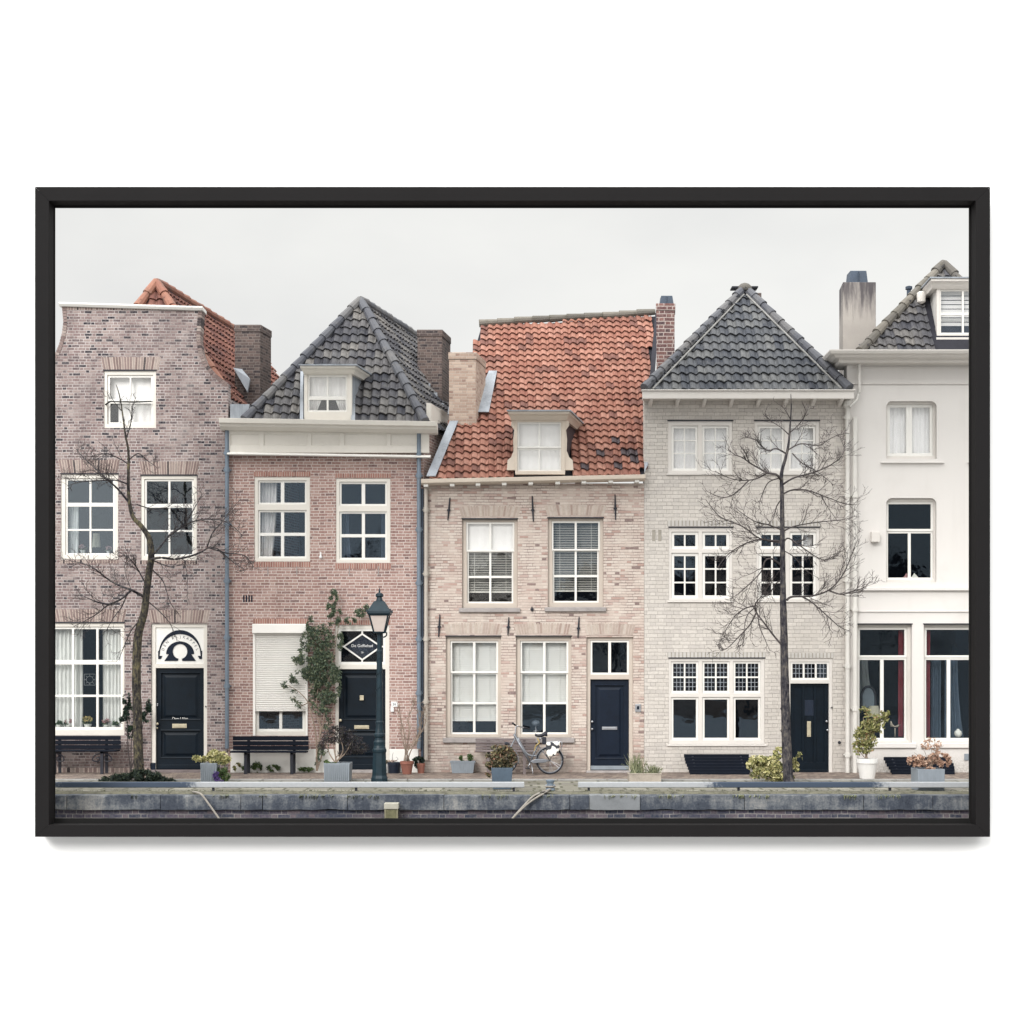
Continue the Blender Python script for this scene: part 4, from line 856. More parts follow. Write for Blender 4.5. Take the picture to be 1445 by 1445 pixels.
# ================================================================= HOUSE 4 : painted grey brick
def house4():
    h = thing('brick_house', 'painted pale grey brick house with white gutter and pointed blue grey tile roof', 'house', (X(1052), 0, 0))
    w1, w2 = (942.5, 594, 1034, 668.5), (1064.7, 594, 1156.5, 668.5); w3, w4 = (943.7, 744.5, 1034, 848), (1067, 744.5, 1156.8, 848); w5 = (943.7, 929, 1079.3, 1050.5); dr = (1112, 929, 1175, 1098)
    house_body(h, X(909), X(1195), Z(556), 'b4', [rect(*q) for q in (w1, w2, w3, w4, w5, dr)], .2, 7)
    for wv in (w1, w2):
        x0, y0, x1, y1 = wv; ss = [sash(x0 + 5, y0 + 6.5, x0 + 42.5, y1 - 4.5, 3.4, 2, 3, 1.6, rf=(1, 1, 1.25)), sash(x0 + 48.5, y0 + 6.5, x1 - 5, y1 - 4.5, 3.4, 2, 3, 1.6, rf=(1, 1, 1.25))]
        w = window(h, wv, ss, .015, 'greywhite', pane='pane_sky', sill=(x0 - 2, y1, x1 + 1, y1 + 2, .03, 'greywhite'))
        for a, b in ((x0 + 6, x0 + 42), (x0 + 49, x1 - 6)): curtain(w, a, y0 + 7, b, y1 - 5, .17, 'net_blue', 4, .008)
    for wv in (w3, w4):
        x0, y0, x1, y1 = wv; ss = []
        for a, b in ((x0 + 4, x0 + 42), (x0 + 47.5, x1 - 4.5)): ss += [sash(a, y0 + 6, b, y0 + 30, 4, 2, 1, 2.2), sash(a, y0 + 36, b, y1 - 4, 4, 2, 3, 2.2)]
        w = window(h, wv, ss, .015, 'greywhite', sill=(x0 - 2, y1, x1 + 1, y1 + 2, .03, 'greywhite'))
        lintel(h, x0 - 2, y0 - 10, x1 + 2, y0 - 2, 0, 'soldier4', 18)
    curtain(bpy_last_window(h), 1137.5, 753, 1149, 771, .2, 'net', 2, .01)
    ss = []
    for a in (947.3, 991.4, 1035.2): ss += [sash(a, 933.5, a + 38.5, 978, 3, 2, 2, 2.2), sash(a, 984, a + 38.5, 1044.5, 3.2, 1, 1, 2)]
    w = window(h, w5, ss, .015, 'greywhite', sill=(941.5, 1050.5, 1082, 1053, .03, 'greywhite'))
    for s in ss[::2]:                                                # fine lead strips in the top lights
        mb = MB()
        for p in sash_panes(s):
            for k in (1, 2):
                xx = X(p[0] + (p[2] - p[0]) * k / 3); mb.box(xx - .006, xx + .006, .052, .0635, Z(p[3]), Z(p[1])); zz = Z(p[1] + (p[3] - p[1]) * k / 3); mb.box(X(p[0]), X(p[2]), .0525, .063, zz - .006, zz + .006)
        mb.build('lead_strips', M['lead'], w)
    lintel(h, 942, 920.5, 1081, 928, 0, 'soldier4', 26)
    mb = MB(); mb.grid(*rect(*dr), [rect(1116, 934, 1170.5, 959.5), rect(1115.5, 964.6, 1170.2, 1099)], .02, .15); fr = mb.build('door_frame', M['greywhite'], h, bevel=.008)
    s = sash(1116, 934, 1170.5, 959.5, 2.8, 3, 1, 2.6); mb = MB(); mb.grid(*rect(*s['r']), [rect(*p) for p in sash_panes(s)], .04, .08); mb.build('fanlight', M['white'], fr, bevel=.004)
    mb = MB(); mb.box(X(1117), X(1170), .06, .066, Z(959), Z(935)); mb.build('pane', M['pane'], fr)
    mb = MB()
    for p in sash_panes(s):
        for k in (1, 2): xx = X(p[0] + (p[2] - p[0]) * k / 3); mb.box(xx - .006, xx + .006, .05, .0595, Z(p[3]), Z(p[1])); zz = Z(p[1] + (p[3] - p[1]) * k / 3); mb.box(X(p[0]), X(p[2]), .0505, .059, zz - .006, zz + .006)
    mb.build('lead_strips', M['lead'], fr)
    d = door_leaf(h, 1115.5, 964.6, 1170.2, 1093.4, [(1121, 969, 1133, 1076), (1136.5, 969, 1149.5, 1076), (1153, 969, 1164.5, 1076)], 'navy', .08, name='door')
    plate(d, 1136.5, 988, 1149.5, 1010, .102, .006, 'dark_pane', 'door_pane'); letter_slot(d, 1140, 1018, 1145.5, 1040, .1, 'brass'); knob(d, 1166.5, 1018, .08, .026, 'steel'); knob(d, 1167.8, 1030.4, .08, .026, 'steel')
    plate(d, 1115.7, 1086.5, 1170, 1093, .08, .02, 'navy', 'kick_board')
    mb = MB(); mb.box(X(1112), X(1175.5), -.07, .29, -.1, Z(1093.6)); mb.build('doorstep', M['stone'], h, bevel=.01)
    lintel(h, 1111, 921.5, 1177, 928.4, 0, 'soldier4', 13)
    knob(h, 1173.3, 998.5, .02, .016, 'iron', 'doorbell'); knob(h, 1183.5, 1047.5, 0, .035, 'iron', 'wall_tap')
    vent(h, 919, 747.5, 936, 763.5, 2, 'mortar4')
    # gutter
    Yg = -.38; mb = MB(); x0, x1, z0, z1 = GX(906.5, Yg), GX(1205.5, Yg), GZ(562.5, Yg), GZ(551.5, Yg)
    mb.box(x0, x1, Yg, Yg + .05, z0, z1); mb.box(x0 + .02, x1 - .02, Yg + .051, -.001, z0 + .02, z0 + .06); mb.box(x0 - .02, x1 + .02, Yg - .03, Yg + .12, z1 + .001, z1 + .025); g = mb.build('gutter', M['greywhite'], h, bevel=.006)
    for a in (919, 957, 995, 1033.5, 1072, 1110.5, 1149.5, 1188):
        mb = MB(); xx = GX(a, -.3); mb.loft([[(xx + q, -.001, z0 + .019), (xx + q, -.34, z0 + .019), (xx + q, -.34, z0 - .02), (xx + q, -.001, z0 - .12)] for q in (-.035, .035)]); mb.build('gutter_bracket', M['greywhite'], g)
    r, T, A0, B0, N = hip_roof(h, (910, 551), (1198, 551), (1051, 410), -.25, 52, 6, .2, 'tile_g4', 'ridge_g', .197, .262, hr=.1, hl=.345)
    mb = MB()
    for C0 in (A0, B0):                                              # white mortar fillet beside each hip
        inner = (B0 if C0 is A0 else A0); d0 = (inner - C0).normalized() * .17
        mb.tube([C0 + d0 + N * .05, T + (C0 - T) * .06 + d0 * .6 + N * .05], .022, seg=6)
    mb.build('mortar_fillet', M['kerb'], r)
    mb = MB(); mb.lathe([(.2, 0), (.17, .1), (.1, .17), (.02, .2)], T.x, T.y + .02, T.z - .02, seg=12); mb.build('ridge_cap', M['ridge_m'], r, smooth=True)
    mb = MB()
    for s in (-1, 1): mb.box(T.x + s * .1, T.x + s * .3, T.y - .05, T.y + .25, T.z + .06, T.z + .09)
    mb.build('ridge_flap', M['iron'], r)
    chimney(h, 925.5, 953, 428, 600, 1.3, .45, 'bch4', (931, 950.5, 417.5, 428), 'pipe_dark', .1)
    chimney(h, 1067, 1074.5, 413, 480, 4.0, .3, 'bch', skew=.1, corbel=False)
    return h
def bpy_last_window(h):
    return [o for o in h.children if o.name.startswith('window')][-1]
# ================================================================= HOUSE 5 : white plaster
def rounded_fill(mb, r, rad, y0, y1, k):                               # plaster filling the two upper corners of an opening
    x0, x1, z0, z1 = r
    for sx, xc in ((1, x0), (-1, x1))[k:k + 1]:
        pts = [(xc - sx * .002, z1 + .002)] + [(xc + sx * (rad - rad * math.sin(t)), z1 - (rad - rad * math.cos(t))) for t in [math.pi / 2 * k / 6 for k in range(7)]]
        mb.prism(pts, y0, y1)
def house5():
    h = thing('plaster_house', 'white plastered house with heavy cornice, rounded upper windows and tall shop windows', 'house', (X(1300), 0, 0))
    w1, w2 = (1250.5, 566, 1322, 647.5), (1250.5, 702.8, 1321.5, 821.5); w3, w4 = (1209, 881, 1287, 1048), (1303.5, 881, 1381.5, 1048)
    w1b, w2b = (1373, 566, 1444, 647.5), (1373, 702.8, 1444, 821.5)
    house_body(h, X(1195), X(1500), Z(496), 'b5', [rect(*q) for q in (w1, w2, w3, w4, w1b, w2b)], .2, 7)
    for q in (w1, w2, w1b, w2b):
        for k in (0, 1): mb = MB(); rounded_fill(mb, rect(*q), .13, .002, .1, k); mb.build('rounded_reveal', M['b5'], h)
    for q in (w1, w1b):
        x0, y0, x1, y1 = q
        w = window(h, q, [sash(x0 + 3.2, y0 + 3.5, x0 + 34.5, y1 - 5, 4.2, 1, 1, 1), sash(x0 + 34.5, y0 + 3.5, x1 - 3.5, y1 - 5, 4.2, 1, 1, 1)], .09, 'greywhite', head=False, pane='pane_sky', sill=(x0 - 8, y1 + 4.5, x1 + 10, y1 + 6.5, .05, 'b5'))
        curtain(w, x0 + 4, y0 + 5, x1 - 5, y1 - 6, .24, 'net_blue', 9, .012)
    for q in (w2, w2b):
        x0, y0, x1, y1 = q
        w = window(h, q, [sash(x0 + 2, y0 + 4.5, x1 - 2.5, y0 + 46, 3.2, 1, 1, 1), sash(x0 + 2, y0 + 46, x1 - 2.5, y1 - 4, 3, 2, 1, 4, .02)], .09, 'greywhite', head=False, pane='pane_dim')
    for q, cx in ((w3, (1272.5, 1280)), (w4, (1309, 1318))):
        x0, y0, x1, y1 = q
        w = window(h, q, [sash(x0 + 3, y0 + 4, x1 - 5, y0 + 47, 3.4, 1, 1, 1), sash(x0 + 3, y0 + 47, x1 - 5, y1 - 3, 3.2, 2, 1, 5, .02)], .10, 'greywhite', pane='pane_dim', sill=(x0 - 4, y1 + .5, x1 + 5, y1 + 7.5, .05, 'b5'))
        curtain(w, cx[0], y0 + 6, cx[1], y1 - 8, .28, 'red_curtain', 3, .03)
        if q is w4: curtain(w, 1323, y0 + 50, 1336, y1 - 6, .45, 'drape', 4, .04); curtain(w, 1343, y0 + 50, 1361, y1 - 6, .5, 'drape', 4, .04, gather=9)
        else: curtain(w, 1216, y0 + 49, 1236, y1 - 64, .7, 'sheer', 3, .03, gather=7)
    # mouldings across the front
    mb = MB()
    for y, d, t in ((519, .03, 1.2), (542, .03, 1.2), (831.5, .07, 4), (863, .03, 1.2)): mb.box(X(1203 if y < 600 else 1206), X(1499), -d, -.0005, Z(y + t / 2), Z(y - t / 2))
    mb.build('string_course', M['b5'], h, bevel=.008)
    Yg = -.55; x0 = GX(1171.5, Yg); zt = GZ(493, Yg); hh = GZ(493, Yg) - GZ(508, Yg); mb = MB()
    prof = [(.0, -hh), (.28, -hh), (.31, -hh * .86), (.3, -hh * .7), (.40, -hh * .6), (.44, -hh * .42), (.52, -hh * .34), (.55, -hh * .1), (.55, 0), (0, 0)]
    secs = []
    for o, z in prof: secs.append([(x0 + .55 - o, .5, zt + z), (x0 + .55 - o, -o, zt + z), (X(1499), -o, zt + z), (X(1499), .5, zt + z)])
    mb.loft(secs, cap=False); mb.build('cornice', M['greywhite'], h)
    mb = MB(); mb.box(x0 + .01, X(1499), -.54, .5, zt - .02, zt - .001); mb.build('cornice_lead', M['lead'], h)
    pipe(h, 1210.8, 509, 556, .032, 'pipe_white', -.12, (), name='downpipe'); mb = MB(); mb.tube([W(1210.8, 556, -.12), W(1209, 564, -.15), W(1199, 574, -.2)], .03, seg=8); mb.build('pipe_elbow', M['pipe_white'], h)
    pipe(h, 1194.5, 572, 1094, .045, 'pipe_white', -.1, (590, 700, 820, 940, 1065)); pipe(h, 1205, 590, 1094, .05, 'pipe_white', -.1, (700, 860, 1000), name='downpipe')
    mb = MB(); mb.lathe([(.05, 0), (.09, .06), (.09, .16), (.05, .2)], X(1194.5), -.1, Z(578), seg=10); mb.build('hopper_head', M['pipe_white'], h)
    plate(h, 1228, 751.5, 1239.5, 765.5, -.0005, .14, 'greywhite', 'alarm_box'); o = plate(h, 1360.5, 1063.5, 1369, 1073, -.0005, .02, 'pot_grey', 'wall_plaque')
    # roof with dormer
    hole = [(1303, 404), (1420, 404), (1420, 500), (1314, 500)]
    r, T, A0, B0, N = hip_roof(h, (1214, 499), (1450, 499), (1332, 375), .05, 55, 6, .2, 'tile_g', 'ridge_m', .205, .25, hr=.1, hl=.36, hole=hole)
    Yd = .45
    d = dormer(h, (1322, 404, 1397, 475.5), [sash(1326.5, 408.5, 1392.5, 442.5, 2, 2, 1, 2.6), sash(1326.5, 442.5, 1392.5, 471, 2, 2, 1, 2.6)], Yd, 2.6, .05, 'white', 'white dormer window with a grey cornice beside the frame edge', cornice=(1314, 393, 1405, 404.5), front='greywhite', cmat='greywhite', pane='pane')
    mb = MB(); z = 409
    while z < 455: mb.box(GX(1327, Yd), GX(1392, Yd), Yd + .18, Yd + .19, GZ(z + 5, Yd), GZ(z, Yd)); z += 6.2
    mb.build('blind', M['net'], d)
    mb = MB(); mb.box(GX(1321, Yd), GX(1398, Yd), Yd - .03, Yd + .2, GZ(500, Yd), GZ(481, Yd)); mb.box(GX(1320, Yd), GX(1399, Yd), Yd - .07, Yd + .1, GZ(481, Yd) + .002, GZ(477, Yd)); mb.build('dormer_apron', M['greywhite'], d)
    mb = MB(); c = W(1300, 420, .9); mb.lathe([(.02, -.14), (.09, -.1), (.1, 0), (.1, .1), (.06, .13)], c.x, c.y, c.z, seg=12); mb.build('rain_hopper', M['greywhite'], d)
    chimney(h, 1189.5, 1236, 398, 540, 1.6, .7, 'chplaster', (1197.5, 1224, 382.5, 398), 'pipe_dark', .1, corbel=False)
    mb = MB(); c = W(1282.5, 412, 2.2); mb.lathe([(.05, -.3), (.05, .05), (.08, .06), (.08, .12), (.03, .14)], c.x, c.y, c.z, seg=10); mb.build('flue_pipe', M['pipe_dark'], h)
    return h
# ================================================================= ground and quay
def ground():
    YK = GY(1100.5)
    mb = MB(); mb.box(-16, 16, YK, 14, -.4, 0); structure(mb.build('pavement', M['clinker']))
    mb = MB(); x = -16
    while x < 16: w = rng.uniform(.85, 1.1); mb.box(x, x + w - .012, YK - .16, YK - .002, -.4, .022); x += w
    structure(mb.build('kerb', M['kerb'], bevel=.01))
    mb = MB(); mb.box(-16, 16, -5.62, YK - .162, -.4, -.004); structure(mb.build('quay', M['slab']))
    # mossy verge along the edge: uneven tufts over a thin bed
    mb = MB(); n = 240; vs = []
    prof = [(-5.3, 0), (-5.45, .012), (-5.55, .02), (-5.65, .02), (-5.74, .01), (-5.8, -.05)]
    def bare(x): return 1.0 - max(0, 1 - abs(x - .66) / .75) * .9
    for i in range(n + 1):
        x = -16 + 32 * i / n
        for k, (y, z) in enumerate(prof):
            q = mnoise.noise(Vector((x * 1.7, y * 3, 1.3))); vs.append((x, y + .06 * q, z * bare(x) * (1 + .8 * q) + .001 * k - .004 + (.0 if k else -.02)))
    m = len(prof); mb.add(vs, [(i * m + k, (i + 1) * m + k, (i + 1) * m + k + 1, i * m + k + 1) for i in range(n) for k in range(m - 1)])
    o = mb.build('moss_verge', M['moss'], smooth=True); o['kind'] = 'stuff'
    mb = MB(); r = random.Random(5)
    for i in range(1500):
        x = r.uniform(-12, 12); y = r.uniform(-5.75, -5.3)
        if abs(x - .66) < .6 and r.random() < .8: continue
        hgt = r.uniform(.015, .05); a = r.uniform(-.04, .04); mb.add([(x - .006, y, 0), (x + .006, y, 0), (x + a, y - .02, hgt)], [(0, 1, 2)], (r.randrange(900), r.randrange(900)))
    for i in range(900):                                             # tufts hanging over the coping
        x = r.uniform(-12, 12); 
        if mnoise.noise(Vector((x * 1.3, 4, 0))) < .05: continue
        y = -6.03; z = GZ(1122, -6); l = r.uniform(.02, .09); mb.add([(x - .008, -5.95, z + .004), (x + .008, -5.95, z + .004), (x + .006, y, z - .005), (x + r.uniform(-.03, .03), y - .01, z - l)], [(0, 1, 2), (0, 2, 3)], (r.randrange(900), r.randrange(900)))
    o = mb.build('grass', M['leaf_sage']); o['kind'] = 'stuff'
    q = thing('quay_wall', 'dark stained stone coping over wet brick quay wall along the bottom of the picture', 'quay wall', (0, -5.8, -1.2))
    xs = [-16, -9.3, -7.85, -6.2, -4.78, -4.4, -2.9, -1.2, 1.02, 1.3 + .06, 2.26, 4.1, 6.2, 7.42, 9.8, 16]
    for a, b in zip(xs, xs[1:]):
        if b - a < .1: continue
        mb = MB(); d = rng.uniform(0, .03); zt, zb = GZ(1122, -6) + rng.uniform(-.008, .006), GZ(1143, -6); n = max(2, int((b - a) / .07)); secs = []
        nz = lambda u, k, m: mnoise.noise(Vector((u * m, k * 3.1, a))) 
        for k in range(n + 1):                                       # worn, chipped arris and a hewn face
            u = a + .005 + (b - a - .01) * k / n; c = max(0, nz(u, 1, 5.5)) * .05 + .004; e = nz(u, 2, 3) * .012
            secs.append([(u, -5.6, zb), (u, -6.0 - d + e, zb + max(0, nz(u, 4, 4)) * .02), (u, -6.0 - d + e * .6 + nz(u, 3, 9) * .008, (zt + zb) / 2), (u, -6.0 - d + e, zt - c * 1.2), (u, -6.0 - d + e + c, zt), (u, -5.6, zt)])
        mb.loft(secs)
        o = mb.build('coping_stone', M['coping_new' if abs(a - 1.36) < .01 else 'coping'], q, bevel=.015)
        if abs(a - 1.36) < .01: o['label'] = 'pale new coping stone between dark stained ones'
    mb = MB(); mb.box(-16, 16, -5.93, -5.45, -1.4, GZ(1143.2, -6) - .003); mb.build('brickwork', M['bq'], q)
def rails():
    for i, (a, b, lab) in enumerate(((20, 740, 'long low rail on the quay edge left of the bollard, dark at its left end'), (816, 1440, 'low rail on the quay edge right of the bollard, stained blue black in its middle'))):
        Y = -5.5; t = thing('low_rail', lab, 'rail', ((GX(a, Y) + GX(b, Y)) / 2, Y, 0), 'low rails on the quay edge')
        z1, z0 = GZ(1103.8, Y), GZ(1111.5, Y)
        mb = MB(); mb.box(GX(a, Y), GX(b, Y), Y, Y + .14, z0, z1); mb.build('beam', M['rail'], t, bevel=.012)
        for p in ((60, 300, 502, 725) if i == 0 else (831, 1043, 1257)):
            mb = MB(); mb.box(GX(p, Y) - .02, GX(p, Y) + .02, Y + .04, Y + .09, -.02, z0 - .001); mb.build('post', M['iron'], t)
def quay_furniture():
    Y = GY(1115.5); x = GX(776.5, Y); sc = (L + Y) / F
    t = MB(); t.lathe([(6.3 * sc, 0), (6.6 * sc, .02), (5.8 * sc, .05), (4.6 * sc, .07), (4.6 * sc, .13), (6 * sc, .17), (6.2 * sc, .19), (3 * sc, .2)], x, Y, 0, seg=20)
    t.tube([(x - 6.8 * sc, Y, .09), (x + 6.8 * sc, Y, .09)], .018, seg=8)
    tag(t.build('bollard', M['zinc'], smooth=False), 'grey metal mooring bollard between the two low rails', 'bollard')
    def P(a, b, y): return W(a, b, y)
    mb = MB()
    for d in (0, 1):
        pts = [P(783, 1113, -5.0), P(775, 1114.5, -5.35), P(764 + d * 5, 1118 + d, -5.9), P(752 + d * 6, 1124 + d, -6.08), P(742 + d * 3, 1134, -6.12), P(730 + d * 1, 1147, -6.16), P(717, 1162, -6.2)]
        mb.tube(smooth_path(pts, 4), .018, seg=6)
    mb.tube([Vector((x + .09 * math.cos(a), Y + .09 * math.sin(a), .075)) for a in [k * .45 for k in range(15)]], .017, seg=6)
    tag(mb.build('mooring_rope', M['rope'], smooth=True), 'doubled pale mooring rope tied round the grey bollard', 'rope')
    mb = MB(); mb.tube(smooth_path([P(272, 1117.5, -5.7), P(277, 1118, -5.95), P(284, 1121, -6.08), P(292, 1131, -6.12), P(302, 1145, -6.15), P(316, 1165, -6.2)], 4), .019, seg=6)
    tag(mb.build('mooring_rope', M['rope'], smooth=True), 'single pale rope over the quay edge below the house door, lower left', 'rope')
    Y = -6.22; t = thing('mooring_post', 'mossy wooden mooring post with pale square cap below the street lamp', 'post', (GX(552, Y), Y, -1.4))
    mb = MB(); mb.box(GX(543, Y), GX(561, Y), Y, Y + .2, -1.4, GZ(1142.2, Y)); mb.build('post', M['wood_mossy'], t, bevel=.015)
    mb = MB(); mb.box(GX(541.8, Y), GX(562.3, Y), Y - .015, Y + .215, GZ(1142, Y), GZ(1133.5, Y)); mb.build('cap', M['cap'], t, bevel=.012)
    mb = MB()
    for a in (543.5, 560.5): mb.box(GX(a, Y) - .012, GX(a, Y) + .012, Y - .008, Y - .001, -1.4, GZ(1142.2, Y))
    mb.build('edge_strip', M['strip'], t)
def smooth_path(pts, n=4):
    pts = [Vector(p) for p in pts]; out = []
    for i in range(len(pts) - 1):
        p0, p1, p2, p3 = pts[max(i - 1, 0)], pts[i], pts[i + 1], pts[min(i + 2, len(pts) - 1)]
        for k in range(n):
            t = k / n; out.append(.5 * ((2 * p1) + (p2 - p0) * t + (2 * p0 - 5 * p1 + 4 * p2 - p3) * t * t + (3 * p1 - p0 - 3 * p2 + p3) * t ** 3))
    return out + [pts[-1]]
# ================================================================= street lamp
def street_lamp():
    Y = GY(1103); x = GX(535.5, Y); s = (L + Y) / F; z = lambda p: GZ(p, Y)
    t = thing('street_lamp', 'dark green cast iron street lamp with tapered lantern', 'street lamp', (x, Y, 0))
    mb = MB(); k = lambda r, p: (r * s, z(p))
    mb.lathe([k(12.3, 1103), k(12.2, 1098), k(10.8, 1094), k(10.2, 1080), k(9.6, 1066), k(9.4, 1062)], x, Y, 0, seg=8, rot=R(22.5))
    mb.lathe([k(9.6, 1062), k(10, 1060), k(10, 1057.5), k(8.8, 1055.5), k(8.0, 1052), k(8.2, 1047), k(6.8, 1044), k(6.6, 1041), k(8, 1039), k(8, 1036), k(6.2, 1034), k(5.4, 1028), k(5.0, 1020.5)], x, Y, 0, seg=16)
    mb.lathe([k(5.8, 1021), k(5.8, 1018.5), k(4.9, 1017), k(4.6, 985), k(3.8, 925), k(3.6, 921.5)], x, Y, 0, seg=14)
    mb.lathe([k(4.6, 921.5), k(4.6, 918.5), k(3.5, 917), k(3.5, 897), k(4.6, 894), k(5.2, 892.5)], x, Y, 0, seg=14); mb.build('post', M['lampgreen'], t)
    mb = MB()
    for q in range(16):                                              # raised ivy relief winding up the shaft
        p0 = 985 - q * 3.6; r = 4.7 * s * (1 - q * .01); a = q * 1.1
        mb.tube([(x + math.cos(a + u) * r, Y + math.sin(a + u) * r, z(p0 - 3 * u)) for u in (0, .4, .8, 1.2)], .009, seg=5)
    mb.build('relief', M['lampgreen'], t)
    sq = lambda r, p: [(x + a * r * s, Y + b * r * s, z(p)) for a, b in ((-1, -1), (1, -1), (1, 1), (-1, 1))]
    mb = MB(); r1, r0, p1, p0 = 13.2, 7.4, 868, 892.5
    for i in range(4):                                               # lantern bars
        a, b = Vector(sq(r0, p0)[i]), Vector(sq(r1, p1)[i]); mb.tube([a, b], .016, seg=4)
        for r_, p_ in ((r0, p0), (r1, p1)): q = sq(r_, p_); mb.tube([q[i], q[(i + 1) % 4]], .016, seg=4)
    lan = mb.build('lantern', M['lampgreen'], t)
    mb = MB(); mb.loft([sq(r0 - .4, p0 - .3), sq(r1 - .4, p1 + .2)]); mb.build('lantern_glass', M['lampglass'], lan)
    mb = MB(); mb.loft([sq(15, 868), sq(16.2, 866), sq(16, 863), sq(12.8, 858), sq(7.4, 849), sq(5.2, 848)])
    for i in range(4): mb.tube([sq(15.8, 864)[i], sq(16.6, 860)[i]], .028, .008, seg=6)
    mb.build('lantern_roof', M['lampgreen'], t)
    mb = MB(); mb.lathe([k(5, 848.2), k(4.2, 845), k(3.7, 843), k(5.6, 841.5), k(5.3, 838.5), k(3, 836.8), k(1.2, 836), k(1.5, 834), k(.9, 832), k(.3, 829.5)], x, Y, 0, seg=14); mb.build('finial', M['lampgreen'], t)
    mb = MB(); mb.tube(smooth_path([Vector(sq(7.4, 892)[1]), W(545.5, 893, Y - .1), W(545, 897, Y), W(541, 899.5, Y)], 4), .014, seg=6); mb.build('bracket', M['lampgreen'], t)
# ================================================================= benches
def plank_bench(px0, px1, pyt, pyb, legs, mat, label, Y=-.34, scroll=False, n=3, ground=0):
    t = thing('bench', label, 'bench', ((GX(px0, Y) + GX(px1, Y)) / 2, Y, ground))
    x0, x1 = GX(px0, Y), GX(px1, Y); zt, zb = GZ(pyt, Y), GZ(pyb, Y); pitch = (zt - zb) / n
    mb = MB()
    for i in range(n): mb.box(x0, x1, Y + .02 + .02 * (n - i) * .5, Y + .055 + .02 * (n - i) * .5, zb + pitch * i + .004, zb + pitch * (i + 1) - .008)
    mb.build('backrest', M[mat], t, bevel=.006)
    mb = MB()
    for i in range(4): mb.box(x0, x1, Y - .32 + i * .085, Y - .25 + i * .085, zb - .035, zb - .002)
    mb.build('seat', M[mat], t, bevel=.006)
    for p in legs:
        xx = GX(p, Y); mb = MB(); mb.box(xx - .03, xx + .03, Y - .28, Y - .22, ground, zb - .037); mb.box(xx - .03, xx + .03, Y + .1, Y + .14, ground, zt - .03); mb.box(xx - .028, xx + .028, Y - .28, Y + .14, zb - .075, zb - .037)
        if scroll:
            for s in (-1, 1): mb.tube(smooth_path([(xx, Y - .25, zb - .05), (xx + s * .16, Y - .25, zb - .12), (xx + s * .2, Y - .25, zb - .22), (xx + s * .08, Y - .25, zb - .24), (xx + s * .06, Y - .25, zb - .16), (xx + s * .13, Y - .25, zb - .17)], 4), .014, seg=5)
        mb.build('leg', M['iron' if mat != 'wood_grey' else 'wood_grey'], t)
    return t
def slat_bench(px0, px1, pyt, pyb, label, Y=-.5):
    t = thing('bench', label, 'bench', ((GX(px0, Y) + GX(px1, Y)) / 2, Y, 0)); x0, x1 = GX(px0, Y), GX(px1, Y); zt, zb = GZ(pyt, Y), GZ(pyb, Y)
    mb = MB(); n = 7; pts = []
    for i in range(n):                                               # curved back and seat front, slat by slat
        q = i / (n - 1); z = zt + (zb - zt) * (q * .82 + .04); y = Y + .3 - .5 * math.sin(q * 1.5); ins = (x1 - x0) * .045 * max(0, q * 1.5 - .45) 
        mb.box(x0 + ins, x1 - ins, y - .02, y + .02, z - .040, z + .037)
    mb.build('slats', M['black'], t, bevel=.006)
    for xx in (x0 + (x1 - x0) * .13, x1 - (x1 - x0) * .13):
        mb = MB(); mb.tube([(xx, Y + .34 - .5 * math.sin(q * 1.5 / 6), zt + (zb - zt) * (q / 6 * .82 + .04)) for q in range(7)], .025, seg=6); mb.box(xx - .025, xx + .025, Y - .18, Y - .12, 0, zb + .1); mb.box(xx - .025, xx + .025, Y + .26, Y + .31, 0, zt - .1)
        mb.build('leg', M['iron'], t)
def benches():
    plank_bench(50, 169.5, 1038, 1057.5, (82, 148.5), 'black', 'black plank bench with iron scroll legs under the left edge window', scroll=True)
    plank_bench(328, 435, 1038.5, 1059, (349.5, 414), 'black', 'black plank bench on straight legs under the roller shutter')
    plank_bench(671, 756, 1041.5, 1058, (689, 740), 'wood_grey', 'weathered grey plank bench behind the bicycle', n=4)
    slat_bench(967.5, 1060, 1066.5, 1095, 'black curved slatted bench below the painted grey house')
    slat_bench(1252, 1347, 1070.5, 1099, 'black curved slatted bench behind the dry hydrangea planter')
